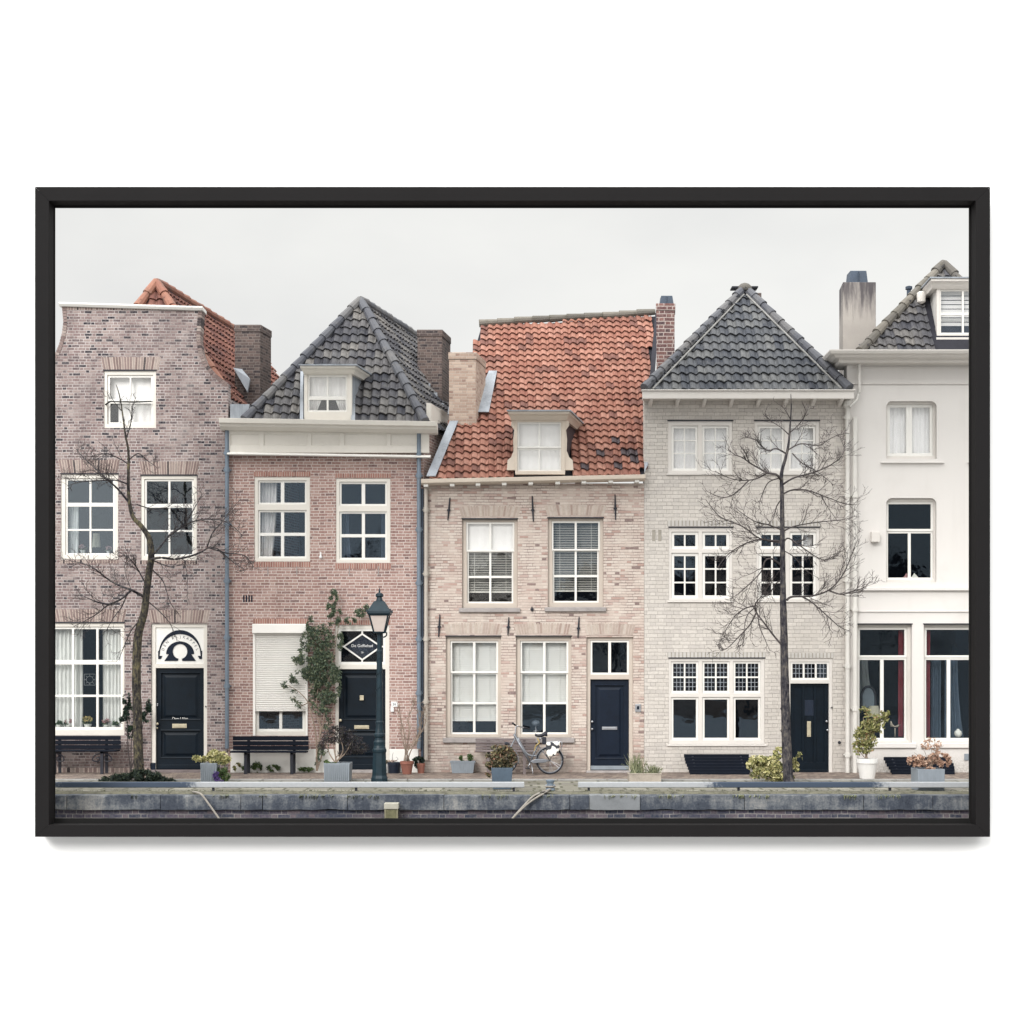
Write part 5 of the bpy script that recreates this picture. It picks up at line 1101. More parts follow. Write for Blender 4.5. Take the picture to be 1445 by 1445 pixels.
# ================================================================= bicycle
def bicycle():
    Y = -.72; t = thing('bicycle', 'silver step-through bicycle with cow pattern panniers leaning by the grey bench', 'bicycle', (GX(745, Y), Y, 0))
    lean = .12; s = (L + Y) / F
    zb = GZ(1094, Y)
    def P(a, b, dy=0.0):
        p = W(a, b, Y); return Vector((p.x, Y + dy + lean * (p.z - 0) * .6, p.z - zb + .0))
    def wheel(cx, cy, r, name, ang=0.0, dy=0):
        c = P(cx, cy, dy); ax = Vector((math.cos(ang), math.sin(ang), 0)); up = Vector((0, lean * .6, 1)).normalized()
        ring = lambda rr, n=40: [c + ax * (math.cos(2 * math.pi * k / n) * rr) + up * (math.sin(2 * math.pi * k / n) * rr) for k in range(n + 1)]
        mb = MB(); mb.tube(ring(r - .018), .018, seg=7); w = mb.build('wheel', M['rubber'], t, smooth=True)
        mb = MB(); mb.tube(ring(r - .04), .012, seg=6); mb.build('rim', M['alu'], w, smooth=True)
        mb = MB(); nrm = ax.cross(up)
        for k in range(28):
            a = 2 * math.pi * k / 28; mb.tube([c + nrm * (.02 if k % 2 else -.02), c + (ax * math.cos(a + .25 * (-1) ** (k // 2)) + up * math.sin(a + .25 * (-1) ** (k // 2))) * (r - .04)], .0022, seg=3, cap=False)
        mb.build('spokes', M['steel'], w)
        mb = MB(); mb.tube([c - nrm * .05, c + nrm * .05], .025, seg=10); mb.build('hub', M['steel'], w); return c
    rr = 19.6 * s
    wheel(776, 1074.3, rr, 'rear'); wheel(712, 1074.3, rr, 'front', .35)
    def tb(name, lst, mat='alu'):
        mb = MB()
        for pts, r in lst: mb.tube(smooth_path(pts, 4) if len(pts) > 2 else pts, r, seg=8)
        return mb.build(name, M[mat], t, smooth=True)
    tb('frame', [([P(727, 1040), P(748, 1077)], .026), ([P(730.5, 1042), P(742, 1063), P(750, 1067.5), P(757, 1067.5)], .021), ([P(748, 1077), P(761.5, 1046)], .022), ([P(748, 1077), P(776, 1074.3, -.06)], .012), ([P(748, 1077), P(776, 1074.3, .06)], .012),
                 ([P(759, 1052), P(776, 1074.3, -.06)], .010), ([P(759, 1052), P(776, 1074.3, .06)], .010), ([P(725.5, 1037), P(728, 1043)], .026)])
    tb('fork', [([P(727, 1043, -.0), P(721, 1055, -.05), P(713, 1073, -.05)], .014), ([P(727, 1043), P(721, 1055, .05), P(713, 1073, .05)], .014)])
    tb('handlebar', [([P(727, 1040), P(728, 1028), P(731, 1025)], .014), ([P(724, 1021.5, -.28), P(728, 1025, -.18), P(732, 1026.5, 0), P(738, 1028, .18), P(747, 1030, .26)], .012)], 'steel')
    tb('handle_grip', [([P(723.5, 1021, -.3), P(727, 1024, -.2)], .02)], 'rubber'); tb('handle_grip', [([P(739, 1028.5, .2), P(748, 1030.5, .27)], .02)], 'rubber')
    mb = MB(); q = [P(755, 1038), P(759, 1039.5), P(764, 1039), P(769, 1036.5), P(772.5, 1037.5)]
    secs = []
    for p, w_, h_ in zip(q, (.02, .035, .06, .1, .07), (.03, .03, .035, .05, .05)): secs.append([p + Vector((0, w_ * math.cos(a), h_ * math.sin(a))) for a in [k * math.pi / 4 for k in range(8)]])
    mb.loft(secs); mb.build('saddle', M['leather'], t, smooth=True)
    tb('seat_post', [([P(761.5, 1046), P(765, 1040)], .016)], 'steel'); mb = MB(); a = P(768, 1047, 0); mb.box(a.x - .045, a.x + .045, a.y - .05, a.y + .05, a.z - .07, a.z + .09); mb.build('saddle_bag', M['leather'], t, bevel=.02)
    for cx, sp in ((776, (10, 200)), (712, (-15, 130))):              # mudguards
        c = P(cx, 1074.3); mb = MB(); secs = []
        for k in range(19):
            an = R(sp[0] + (sp[1] - sp[0]) * k / 18); d = Vector((math.cos(an), 0, math.sin(an))); p = c + d * (rr + .012); secs.append([p + Vector((0, -.03, 0)) - d * .018, p + Vector((0, -.018, 0)), p + Vector((0, .018, 0)), p + Vector((0, .03, 0)) - d * .018, p + Vector((0, .018, 0)) - d * .004, p + Vector((0, -.018, 0)) - d * .004])
        mb.loft(secs); mb.build('mudguard', M['alu'], t, smooth=True)
    for dy in (-.13, .11):                                           # cow patterned panniers over the rack
        mb = MB(); o = [(770.5, 1048.5), (790.5, 1047), (788.5, 1060), (783, 1067), (771, 1069)]
        pts = [P(a, b, dy) for a, b in o]; mb.loft([[p + Vector((0, -.05, 0)) for p in pts], [p + Vector((0, .05, 0)) for p in pts]]); mb.build('pannier', M['cow'], t, bevel=.02)
    tb('luggage_rack', [([P(766, 1049), P(790, 1047.5), P(793, 1053), P(791, 1060)], .010), ([P(776, 1074, -.07), P(786, 1048, -.07)], .008)], 'steel')
    mb = MB(); pts = [P(755, 1072, -.05), P(772, 1072, -.05), P(775, 1074.3, -.05), P(770, 1077, -.05), P(752, 1078, -.05), P(748, 1075, -.05)]; mb.loft([[p for p in pts], [p + Vector((0, -.03, 0)) for p in pts]]); mb.build('chain_guard', M['alu'], t, bevel=.01)
    tb('crank', [([P(748, 1077, -.09), P(745, 1084, -.09)], .012)], 'steel'); mb = MB(); a = P(744.5, 1084.5, -.14); mb.box(a.x - .05, a.x + .05, a.y - .04, a.y + .04, a.z - .012, a.z + .012); mb.build('pedal', M['rubber'], t)
    mb = MB(); a = P(716, 1050.5, -.02); mb.tube([a + Vector((-.06, 0, 0)), a + Vector((-.03, 0, .0)), a + Vector((.05, 0, -.01))], 0, radii=[.045, .045, .02], seg=10); mb.build('headlight', M['leather'], t)
    tb('kickstand', [([P(750, 1079, -.05), P(752, 1093, -.16)], .009)], 'steel'); tb('lock', [([P(758.5, 1043, -.03), P(761, 1049, -.05), P(756, 1054, -.03), P(754, 1062, 0)], .014)], 'yellow')
# ================================================================= plants
def blob(mb, c, r, n, size, rg, squash=1.0, up=.3, shell=.35):
    k = 0
    while k < n:
        d = Vector((rg.gauss(0, 1), rg.gauss(0, 1), rg.gauss(0, 1))).normalized() * (shell + (1 - shell) * rg.random() ** .6)
        p = Vector((c[0] + d.x * r[0], c[1] + d.y * r[1], c[2] + d.z * r[2]))
        if mnoise.noise(p * 8) < -.08: 
            k += .35; continue
        mb.leaf(p, size, rg, squash, up); k += 1
def pxblobs(name, mat, parent, Y, specs, size, seed, dens=1.0, squash=1.0, depth=.6, up=.3):
    rg = random.Random(seed); mb = MB(); s = (L + Y) / F
    for cx, cy, rx, ry, n in specs:
        c = W(cx, cy, Y); blob(mb, c, (rx * s, min(rx, ry * 1.3) * s * depth, ry * s), int(n * dens * 2.1), size * 1.08, rg, squash, up)
    return mb.build(name, M[mat], parent)
def stems(parent, Y, base, tips, r0, r1, mat, seed, sway=.05, name='stem'):
    rg = random.Random(seed); mb = MB()
    for tx, ty in tips:
        a, b = W(base[0] + rg.uniform(-2, 2), base[1], Y), W(tx, ty, Y + rg.uniform(-.12, .12)); m = (a + b) / 2 + Vector((rg.gauss(0, sway), rg.gauss(0, sway), 0))
        mb.tube(smooth_path([a, m, b], 4), r0, r1, seg=5)
    return mb.build(name, M[mat], parent)
def box_pot(t, Y, x0, y0, x1, y1, mat, taper=1.0, ribs=0, rim=0.0, dep=None, zbase=0.0):
    s = (L + Y) / F; a0, a1 = GX(x0, Y), GX(x1, Y); zt = GZ(y0, Y); w = (a1 - a0) / 2; cx = (a0 + a1) / 2; dep = dep or w * 2; th = .02
    mb = MB(); q = lambda k, y, z: [(cx - w * k, Y + y + (1 - k) * dep / 2, z), (cx + w * k, Y + y + (1 - k) * dep / 2, z), (cx + w * k, Y + dep - (1 - k) * dep / 2, z), (cx - w * k, Y + dep - (1 - k) * dep / 2, z)]
    ki = 1 - th / w
    mb.loft([q(taper, 0, zbase), q(1, 0, zt), q(ki, 0, zt), q(ki, 0, zt - .04)])
    if ribs:
        for i in range(ribs): xx = a0 + (a1 - a0) * (i + .5) / ribs; mb.box(xx - w / ribs * .5, xx + w / ribs * .5, Y - .008, Y + .001, zbase + .01, zt - .015)
    if rim: mb.loft([q(1.04, 0, zt - rim), q(1.04, 0, zt + .002), q(ki, 0, zt + .003), q(ki, 0, zt - rim)], cap=False)
    mb.build('pot', M[mat], t, bevel=.006)
    mb = MB(); mb.box(cx - w * ki + .002, cx + w * ki - .002, Y + th, Y + dep - th, zt - .06, zt - .035); mb.build('soil', M['soil'], t)
def round_pot(t, Y, x0, y0, x1, mat, k=.7, rim=True, H=None):
    s = (L + Y) / F; r = (x1 - x0) / 2 * s; cx = GX((x0 + x1) / 2, Y); zt = GZ(y0, Y); mb = MB()
    pr = [(r * k, 0), (r * (k + .78 * (1 - k)), zt * .76), (r * (1.0 if rim else .97), zt * .765), (r, zt), (r * .88, zt), (r * .86, zt - .05)]
    mb.lathe(pr, cx, Y, 0, seg=24); mb.build('pot', M[mat], t, smooth=False, bevel=.004)
    mb = MB(); mb.lathe([(r * .85, zt - .05), (r * .84, zt - .03)], cx, Y, 0, seg=18); mb.build('soil', M['soil'], t)
def plants():
    g = 'potted plants along the house fronts'
    pot = lambda lab, px, Y: thing('potted_plant', lab, 'potted plant', (GX(px, Y), Y, 0), g)
    Y = GY(1104); t = pot('ribbed grey square pot with yellow foliage and trailing purple flowers, by the leftmost door', 294, Y)
    box_pot(t, Y, 282.5, 1077, 306, 1104, 'pot_grey', .92, 9)
    pxblobs('foliage', 'leaf_yel', t, Y + .12, [(287, 1071, 13, 4, 90), (305, 1068, 14, 10, 260), (316, 1072, 10, 11, 160), (277, 1070, 6, 4, 30)], .085, 11, 1, .8)
    pxblobs('trailing_foliage', 'leaf_green', t, Y + .1, [(313, 1085, 9, 14, 240), (318, 1094, 7, 10, 120)], .05, 12); pxblobs('flowers', 'flower_purple', t, Y - .06, [(305, 1096, 5.5, 8, 90), (312, 1099, 4, 5, 30)], .04, 13)
    Y = GY(1103); t = pot('ribbed grey square pot with a wide dark purple maple, left of the street lamp', 475, Y)
    box_pot(t, Y, 456.5, 1077, 493.5, 1103, 'pot_grey', .94, 13)
    stems(t, Y + .2, (474, 1076), ((462, 1050), (480, 1042), (495, 1048), (470, 1036), (487, 1060)), .016, .006, 'twig_pale', 3)
    pxblobs('foliage', 'leaf_purple', t, Y + .2, [(470, 1040, 20, 11, 330), (492, 1043, 20, 14, 420), (508, 1056, 14, 9, 190), (476, 1030, 14, 7, 130), (456, 1052, 9, 9, 80), (490, 1060, 16, 6, 120), (480, 1087, 9, 11, 150)], .06, 14, 1, .45)
    pxblobs('ground_cover', 'leaf_green', t, Y + .15, [(466, 1075, 9, 3.5, 80)], .045, 15)
    Y = GY(1091); Yb = Y
    t = pot('dark blue glazed bowl pot beside the lamp base', 556, Y); round_pot(t, Y, 546.5, 1075.5, 566.5, 'pot_navy', .8); stems(t, Y, (556, 1075), ((555, 1062), (559, 1068)), .006, .003, 'twig', 4); pxblobs('foliage', 'leaf_dry', t, Y, [(553, 1074, 7, 1.5, 30)], .03, 16)
    t = pot('small white round pot between the lamp base and the blue bowl', 545, Y); round_pot(t, Y + .05, 541.5, 1078, 548.5, 'pot_white', .75, False); pxblobs('foliage', 'leaf_mix', t, Y + .05, [(545, 1075, 4, 2.5, 26)], .04, 17)
    Y = GY(1092.5); t = pot('terracotta pot with tall bare twisted branches, by the grey downpipe', 574, Y); round_pot(t, Y, 564.7, 1074, 583.7, 'terracotta', .66)
    rg = random.Random(21); mb = MB(); b = W(574, 1074, Y)
    for tips in (((572, 1050), (570, 1030), (564, 1012), (563, 998)), ((574, 1052), (577, 1030), (576, 1014), (583, 996), (585, 990)), ((577, 1055), (586, 1046), (594, 1030), (596, 1010), (599, 1000)), ((575, 1060), (588, 1048), (592, 1022), (590, 1004)), ((571, 1056), (567, 1040), (565, 1030)), ((579, 1060), (590, 1040), (600, 1018), (600, 1002))):
        pts = [b + Vector((rg.uniform(-.06, .06), rg.uniform(-.05, .05), 0))] + [W(x_ + rg.uniform(-1, 1), y_, Y + rg.uniform(-.15, .15)) for x_, y_ in tips]; pp = smooth_path(pts, 3); mb.tube(pp, .016, .005, seg=5)
        for q in pp[4:]:
            for _ in range(4): mb.tube([q, q + Vector((rg.gauss(0, .07), rg.gauss(0, .05), rg.uniform(.02, .16)))], .0055, .003, seg=3)
    mb.build('branches', M['twig_pale'], t)
    Y = -.3; t = pot('small terracotta pot with a dark green bush, under the cream downpipe', 593, Y); round_pot(t, Y, 588, 1077, 600, 'terracotta', .75); pxblobs('foliage', 'leaf_ivy', t, Y, [(591, 1073, 9, 6, 150), (588, 1080, 4, 5, 30)], .05, 18)
    Y = -.3; t = pot('long grey trough with small green tufts under the cream house window', 652, Y); box_pot(t, Y, 635.5, 1074.3, 670, 1091, 'pot_grey', .86, 0, .03, .24); pxblobs('foliage', 'leaf_green', t, Y + .1, [(652, 1070, 5, 4, 70), (663, 1069, 6, 5, 80)], .05, 19, up=1)
    Y = GY(1114); t = pot('large blue grey square pot with a russet and green bush, in front of the bicycle', 708, Y); box_pot(t, Y, 693, 1083.5, 723.6, 1114, 'pot_blue', .84, 0, 0)
    pxblobs('foliage', 'leaf_mix', t, Y + .2, [(707, 1068, 22, 18, 900), (699, 1078, 15, 11, 260), (717, 1073, 13, 14, 280), (689, 1088, 5, 9, 60)], .065, 20)
    Y = GY(1103.5); t = pot('pale wooden planter box with two upright green herbs, right of the blue door', 910, Y); box_pot(t, Y, 887.5, 1091.5, 933, 1103.5, 'wood_pale', 1, 0, .02, .35)
    rg = random.Random(9); mb = MB()
    for cx, n, hh in ((899, 110, 30), (922, 60, 15)):
        for _ in range(n):
            a = W(cx + rg.gauss(0, 3.5), 1092, Y + .15 + rg.gauss(0, .06)); tip = a + Vector((rg.gauss(0, .1), rg.gauss(0, .06), rg.uniform(.4, 1) * hh / 70)); w = .012
            mb.add([a - Vector((w, 0, 0)), a + Vector((w, 0, 0)), tip], [(0, 1, 2)], (rg.randrange(900), rg.randrange(900)))
            for k in range(4): mb.leaf(a.lerp(tip, rg.random()), .05, rg, .5)
    mb.build('foliage', M['leaf_sage'], t)
    Y = GY(1098.5); t = pot('white round pot with a leggy yellow green shrub, under the white house window', 1223, Y); round_pot(t, Y, 1208.5, 1070.5, 1238.7, 'pot_white', .68)
    stems(t, Y, (1223, 1070), ((1210, 1030), (1218, 1012), (1228, 1005), (1238, 1018), (1246, 1008), (1232, 1040), (1214, 1050), (1252, 1003), (1206, 1040)), .010, .004, 'twig_pale', 8)
    pxblobs('foliage', 'leaf_var', t, Y, [(1222, 1040, 17, 24, 420), (1232, 1022, 17, 17, 230), (1210, 1048, 8, 18, 90), (1249, 1008, 7, 11, 60), (1220, 1003, 8, 7, 40)], .075, 22, 1, .75)
    Y = -5.3; t = pot('grey square planter with dry peach coloured hydrangea, in front of the right slatted bench', 1314, Y); box_pot(t, Y, 1295.5, 1085.5, 1333.5, 1116, 'pot_grey', .97, 0, 0)
    stems(t, Y + .2, (1314, 1085), ((1290, 1062), (1300, 1050), (1310, 1043), (1320, 1040), (1332, 1052), (1338, 1064), (1326, 1046)), .007, .003, 'twig_pale', 9)
    pxblobs('foliage', 'leaf_dry', t, Y + .2, [(1296, 1074, 16, 9, 200), (1316, 1068, 14, 12, 130), (1332, 1073, 10, 11, 150), (1314, 1052, 15, 12, 70), (1288, 1072, 8, 6, 70), (1312, 1088, 9, 7, 60)], .06, 23)
    # plants in the ground
    Y = -2.6; t = thing('shrub', 'low dark green juniper round the foot of the left tree', 'shrub', (GX(195, Y), Y, 0)); pxblobs('foliage', 'leaf_jun', t, Y - .1, [(170, 1098, 26, 5.5, 420), (205, 1095, 24, 9, 560), (228, 1100, 20, 4.5, 280), (190, 1093, 18, 7, 260), (150, 1101, 12, 3, 90)], .09, 24, 1, .4, .9)
    Y = -3.1; t = thing('shrub', 'cream and green variegated shrub at the foot of the right tree', 'shrub', (GX(1090, Y), Y, 0)); pxblobs('foliage', 'leaf_yel', t, Y, [(1082, 1082, 23, 15, 560), (1070, 1078, 17, 12, 240), (1095, 1090, 22, 13, 320), (1066, 1090, 10, 9, 90), (1100, 1064, 9, 10, 110)], .085, 25); pxblobs('branchlet', 'leaf_yel', t, Y + .1, [(1124, 1078, 7, 10, 60), (1130, 1066, 4, 6, 26), (1120, 1092, 4, 6, 20)], .085, 26)
    Y = -.25; t = thing('climbing_ivy', 'dark ivy growing between the left tree and the cream window frame', 'ivy', (GX(180, Y), Y, 0)); pxblobs('foliage', 'leaf_ivy', t, Y, [(179, 990, 6, 15, 90), (181, 1012, 8, 22, 150), (186, 1035, 7, 14, 70), (207, 1008, 8, 12, 110), (210, 995, 4, 9, 30), (171, 1013, 4, 8, 22)], .07, 27, 1, 1, .3); stems(t, Y, (184, 1088), ((180, 1000), (188, 1020), (206, 1000)), .014, .006, 'twig', 10)
    Y = -.22; t = thing('climbing_plant', 'tall green climbing plant between the roller shutter and the diamond fanlight door', 'climbing plant', (GX(448, Y), Y, 0))
    specs = [(449, 905, 26, 26, 560), (452, 945, 26, 34, 900), (430, 935, 16, 24, 260), (455, 985, 20, 26, 480), (467, 862, 7, 22, 170), (471, 842, 7, 12, 80), (478, 872, 6, 14, 70), (440, 884, 9, 9, 70), (438, 870, 3, 9, 16), (494, 876, 10, 5, 60), (508, 865, 9, 7, 60), (517, 858, 4, 6, 22), (480, 905, 5, 14, 70), (416, 958, 9, 9, 60), (403, 966, 7, 6, 26), (415, 982, 6, 10, 26), (422, 994, 6, 7, 14), (420, 928, 9, 8, 40), (460, 1020, 9, 10, 40), (456, 1052, 8, 16, 46), (476, 960, 6, 30, 120), (448, 1072, 5, 12, 26)]
    pxblobs('foliage', 'leaf_climb', t, Y, specs, .058, 28, 1.6, .9, .35)
    mb = MB(); b = W(447, 1088, Y)
    for tips in (((447, 1062), (453, 1030), (446, 1000), (452, 950), (465, 890), (470, 838)), ((449, 1050), (456, 1022), (460, 980), (470, 930), (478, 880)), ((446, 1040), (440, 1010), (434, 990), (420, 975), (404, 966)), ((452, 1010), (438, 992), (424, 996), (414, 984)), ((460, 1046), (470, 1000), (462, 960))): mb.tube(smooth_path([b] + [W(x_, y_, Y + rng.uniform(-.03, .05)) for x_, y_ in tips], 4), .019, .006, seg=6)
    mb.build('stem', M['twig_pale'], t)
    for k, (cx, cy, rx, ry, n, lab) in enumerate(((350, 1084, 9, 5, 90, 'small weed at the wall foot under the left leg of the shutter bench'), (363, 1082, 7, 8, 110, 'taller green weed between the legs of the shutter bench'), (386, 1084, 11, 5, 100, 'low weed in the middle of the white plinth under the shutter'), (432, 1085.5, 12, 3.5, 80, 'flat weed patch at the foot of the climbing plant'), (335, 1083, 6, 7, 60, 'pale weed beside the zinc downpipe and the purple flowers'))):
        Y = -.12; t = pxblobs('weed', 'leaf_green' if k != 4 else 'leaf_var', None, Y, [(cx, cy, rx, ry, n)], .055, 30 + k, up=1); tag(t, lab, 'weed', 'weeds at the foot of the rose brick house')
def window_things():
    def flower_pot(px, py, Y, fm, lab, r=5, leafm='leaf_green', n=70, pm='pot_white'):
        t = thing('flower_pot', lab, 'flower pot', (GX(px, Y), Y, GZ(py, Y)), 'flower pots in the windows'); s = (L + Y) / F
        mb = MB(); mb.lathe([(r * .55 * s, 0), (r * .8 * s, r * .9 * s), (r * .7 * s, r * .9 * s)], GX(px, Y), Y, GZ(py, Y), seg=12); mb.build('pot', M[pm], t)
        pxblobs('foliage', leafm, t, Y, [(px, py - r * 1.3, r * 1.35, r * .8, n)], .05, int(px)); 
        if fm: pxblobs('flowers', fm, t, Y - .04, [(px, py - r * 1.9, r * 1.25, r * .75, int(n * .8))], .04, int(px) + 1)
    Y = .165
    flower_pot(83, 1027, Y, None, 'leafy green pot plant in the far left corner of the cream window', 5); flower_pot(97, 1027, Y, 'flower_pink', 'pot of faint pink flowers left of the cream ones in the left window', 5)
    flower_pot(124, 1028, Y, 'flower_yellow', 'pot of cream yellow flowers in the middle of the left window', 7, n=60); flower_pot(150, 1027, Y, 'flower_pink', 'pot of faint pink flowers right of the cream ones in the left window', 5); flower_pot(161, 1028, Y, None, 'bushy green pot plant in the right pane of the left window', 5)
    flower_pot(117, 781, .2, 'flower_pink', 'vase of pink flowers beside the grey lamp in the upper left window', 5, n=40); flower_pot(153, 781, .2, 'flower_pink', 'white pot of white and pink flowers right of the grey window lamp', 4, n=40)
    def lamp(px, py0, py1, w0, w1, pyb, Y, m, lab):
        t = thing('table_lamp', lab, 'lamp', (GX(px, Y), Y, GZ(pyb, Y))); s = (L + Y) / F; mb = MB(); mb.lathe([(w1 * s, GZ(py1, Y)), (w0 * s, GZ(py0, Y)), (w0 * s * .9, GZ(py0, Y))], GX(px, Y), Y, 0, seg=18); mb.build('lamp_shade', M[m], t, smooth=False)
        mb = MB(); zb = GZ(pyb, Y); zt = GZ(py1, Y) - .001; mb.lathe([(w1 * .5 * s, zb), (w1 * .45 * s, zb + .02), (.015, zb + .04), (.03, zb + (zt - zb) * .6), (.012, zt)], GX(px, Y), Y, 0, seg=14); mb.build('lamp_base', M['iron'], t)
    lamp(136, 753, 772.5, 4.5, 6, 781, .3, 'shade', 'grey table lamp between flowers in the upper left window'); lamp(1233, 996, 1011.5, 6.5, 11, 1040, .5, 'shade', 'table lamp with cream shade behind the yellow green shrub')
    Y = .5; t = thing('globe_lamp', 'small opal globe lamp in the window behind the bicycle saddle', 'lamp', (GX(756, Y), Y, GZ(1032, Y))); mb = MB(); s = (L + Y) / F; zc = GZ(1020.5, Y)
    mb.lathe([(.3 * s, zc - 4.2 * s), (4 * s, zc - 3.2 * s), (5.8 * s, zc - .6 * s), (5.6 * s, zc + 1.4 * s), (3.6 * s, zc + 3.6 * s), (.4 * s, zc + 4.3 * s)], GX(756, Y), Y, 0, seg=18); mb.build('globe', M['opal'], t, smooth=True)
    mb = MB(); mb.lathe([(4 * s, GZ(1032, Y)), (3.5 * s, GZ(1031, Y)), (.8 * s, GZ(1030, Y)), (.8 * s, zc - 4.1 * s)], GX(756, Y), Y, 0, seg=12); mb.build('lamp_base', M['steel'], t)
    Y = .35; t = thing('mirror', 'round topped dark framed mirror standing in the white house window', 'mirror', (GX(1229, Y), Y, GZ(1040, Y))); mb = MB(); c = W(1229, 985, Y); s = (L + Y) / F
    o = [(-10 * s, -.25), (-10 * s, .0)] + [(-10 * s * math.cos(a), 16 * s * math.sin(a)) for a in [k * math.pi / 12 for k in range(1, 12)]] + [(10 * s, .0), (10 * s, -.25)]
    Y2 = .58; mb.tube([(c.x + a, Y2, c.z + b) for a, b in o], .03, seg=6); mb.build('mirror_frame', M['iron'], t); mb = MB(); mb.prism([(c.x + a * .95, c.z + b * .95) for a, b in o], Y2 - .005, Y2 + .005); mb.build('mirror_glass', M['opal'], t)
    mb = MB(); mb.box(c.x - .03, c.x + .03, Y2, Y2 + .06, GZ(1040, Y), c.z - .26); mb.build('mirror_foot', M['iron'], t)
    Y = .3; mb = MB(); c = W(1263, 1024, Y); mb.loft([[c + Vector((x_ + a * w_, b * w_ * .6, z_)) for a, b in ((-1, 0), (0, -1), (1, 0), (0, 1))] for x_, z_, w_ in ((-.09, .1, .012), (-.08, .03, .03), (-.04, -.02, .06), (.03, -.03, .07), (.09, .02, .035), (.13, .03, .01))]); mb.tube([c + Vector((0, 0, -.05)), c + Vector((0, 0, -.24))], .014, seg=6); tag(mb.build('bird_figure', M['wood_pale'], smooth=True), 'pale wooden bird figure on a stick in the white house window', 'figurine')
    Y = .26; mb = MB(); c = W(1352, 1035, Y); mb.lathe([(.03, -.08), (.07, -.05), (.085, 0), (.07, .05), (.03, .08), (.028, .1)], c.x, c.y, c.z, seg=16); tag(mb.build('vase', M['pot_white'], smooth=True), 'small round white vase in the rightmost window', 'vase')
    for i, (px, m, lab) in enumerate(((1279, 'flower_pink', 'pink folded flower card left of the upper white house window bar'), (1290, 'pot_white', 'white folded flower card right of the upper white house window bar'))):
        Y = .2; mb = MB(); c = W(px, 815, Y); mb.add([c + Vector(q) for q in ((-.09, -.01, 0), (.09, -.01, 0), (.07, 0, .03), (0, 0, .1), (-.05, 0, .02), (-.09, .01, 0), (.09, .01, 0))], [(0, 1, 2, 3, 4), (5, 4, 3, 2, 6), (0, 5, 6, 1)]); tag(mb.build('flower_ornament', M[m]), lab, 'ornament')
# ================================================================= bare trees
def grow(mb, pts, r0, r1, rg, level, dens, lmax, spread=.2, twmin=.0044, gravity=0.0):
    """side shoots along a limb, recursively"""
    P = [Vector(p) for p in pts]; seglen = [(P[i + 1] - P[i]).length for i in range(len(P) - 1)]; tot = sum(seglen)
    n = max(1, int(tot * dens)); side = 1
    for k in range(n):
        t = tot * (.12 + .88 * (k + rg.random()) / n); acc = 0
        for i, sl in enumerate(seglen):
            if acc + sl >= t: break
            acc += sl
        f = (t - acc) / max(sl, 1e-6); p = P[i].lerp(P[i + 1], f); d = (P[i + 1] - P[i]).normalized(); side = -side if rg.random() < .75 else side
        a = R(rg.uniform(20, 44)) * side; q = Vector((d.x * math.cos(a) - d.z * math.sin(a), d.y + rg.gauss(0, spread), d.x * math.sin(a) + d.z * math.cos(a))).normalized()
        ln = lmax * rg.uniform(.45, 1.0) * (1 - .45 * t / tot); r = max(twmin, (r0 + (r1 - r0) * t / tot) * .5)
        r = min(r, .0036 + ln * .009); pp = [p]; c = q; bend = rg.gauss(0, .07); m = 4
        for j in range(m):
            c = Vector((c.x - c.z * bend * .5, c.y + rg.gauss(0, .08), c.z + c.x * bend * .5 + .06 - gravity)).normalized(); pp.append(pp[-1] + c * (ln / m) + Vector((rg.gauss(0, .006), 0, rg.gauss(0, .006))))
        mb.tube(pp, r, max(.0028, r * .4), seg=4 if r > .006 else 3, cap=False)
        if level > 0: grow(mb, pp, r, r * .4, rg, level - 1, dens * 1.35, lmax * .6, spread, twmin, gravity)
def tree(label, name, trunk, limbs, Y, seed, dens, lmax, barkm, gravity=0.0, levels=2):
    rg = random.Random(seed); s = (L + Y) / F
    t = thing(name, label, 'tree', (GX(trunk[0][0], Y), Y, 0)); mb = MB()
    P = [W(a, b, Y + c) for a, b, c, r in trunk]; rad = [r * s for a, b, c, r in trunk]
    n = 5; pp = smooth_path(P, n); rr = []
    for i in range(len(P) - 1): rr += [rad[i] + (rad[i + 1] - rad[i]) * k / n for k in range(n)]
    rr.append(rad[-1]); rr = [r * (1 + .10 * mnoise.noise(Vector((i * .8, seed, 0)))) for i, r in enumerate(rr)]
    mb.tube(pp, 0, radii=rr, seg=12)
    for i in range(0, len(pp), 3):                                   # knots and pruning scars
        if rg.random() < .5: a = rg.uniform(0, 6.28); mb.lathe([(rr[i] * .2, -rr[i] * .4), (rr[i] * .45, 0), (rr[i] * .2, rr[i] * .4)], pp[i].x + math.cos(a) * rr[i] * .8, pp[i].y + math.sin(a) * rr[i] * .8, pp[i].z, seg=7)
    mb.build('trunk', M[barkm], t, smooth=True)
    mb = MB(); tw = MB()
    for l in limbs:
        r0, r1 = l[0]; q = smooth_path([W(a, b, Y + (rg.uniform(-.35, .35) * (0 if k == 0 else min(1, .4 + k * .3)))) for k, (a, b) in enumerate(l[1])], 5)
        mb.tube(q, r0 * s * .82, r1 * s * .8, seg=7); grow(tw, q, r0 * s, r1 * s, rg, levels, dens * (l[2] if len(l) > 2 else 1), lmax * (l[3] if len(l) > 3 else 1), gravity=gravity)
    mb.build('branch', M['twig' if barkm == 'bark' else 'bark'], t, smooth=True); tw.build('twigs', M['twig'], t)
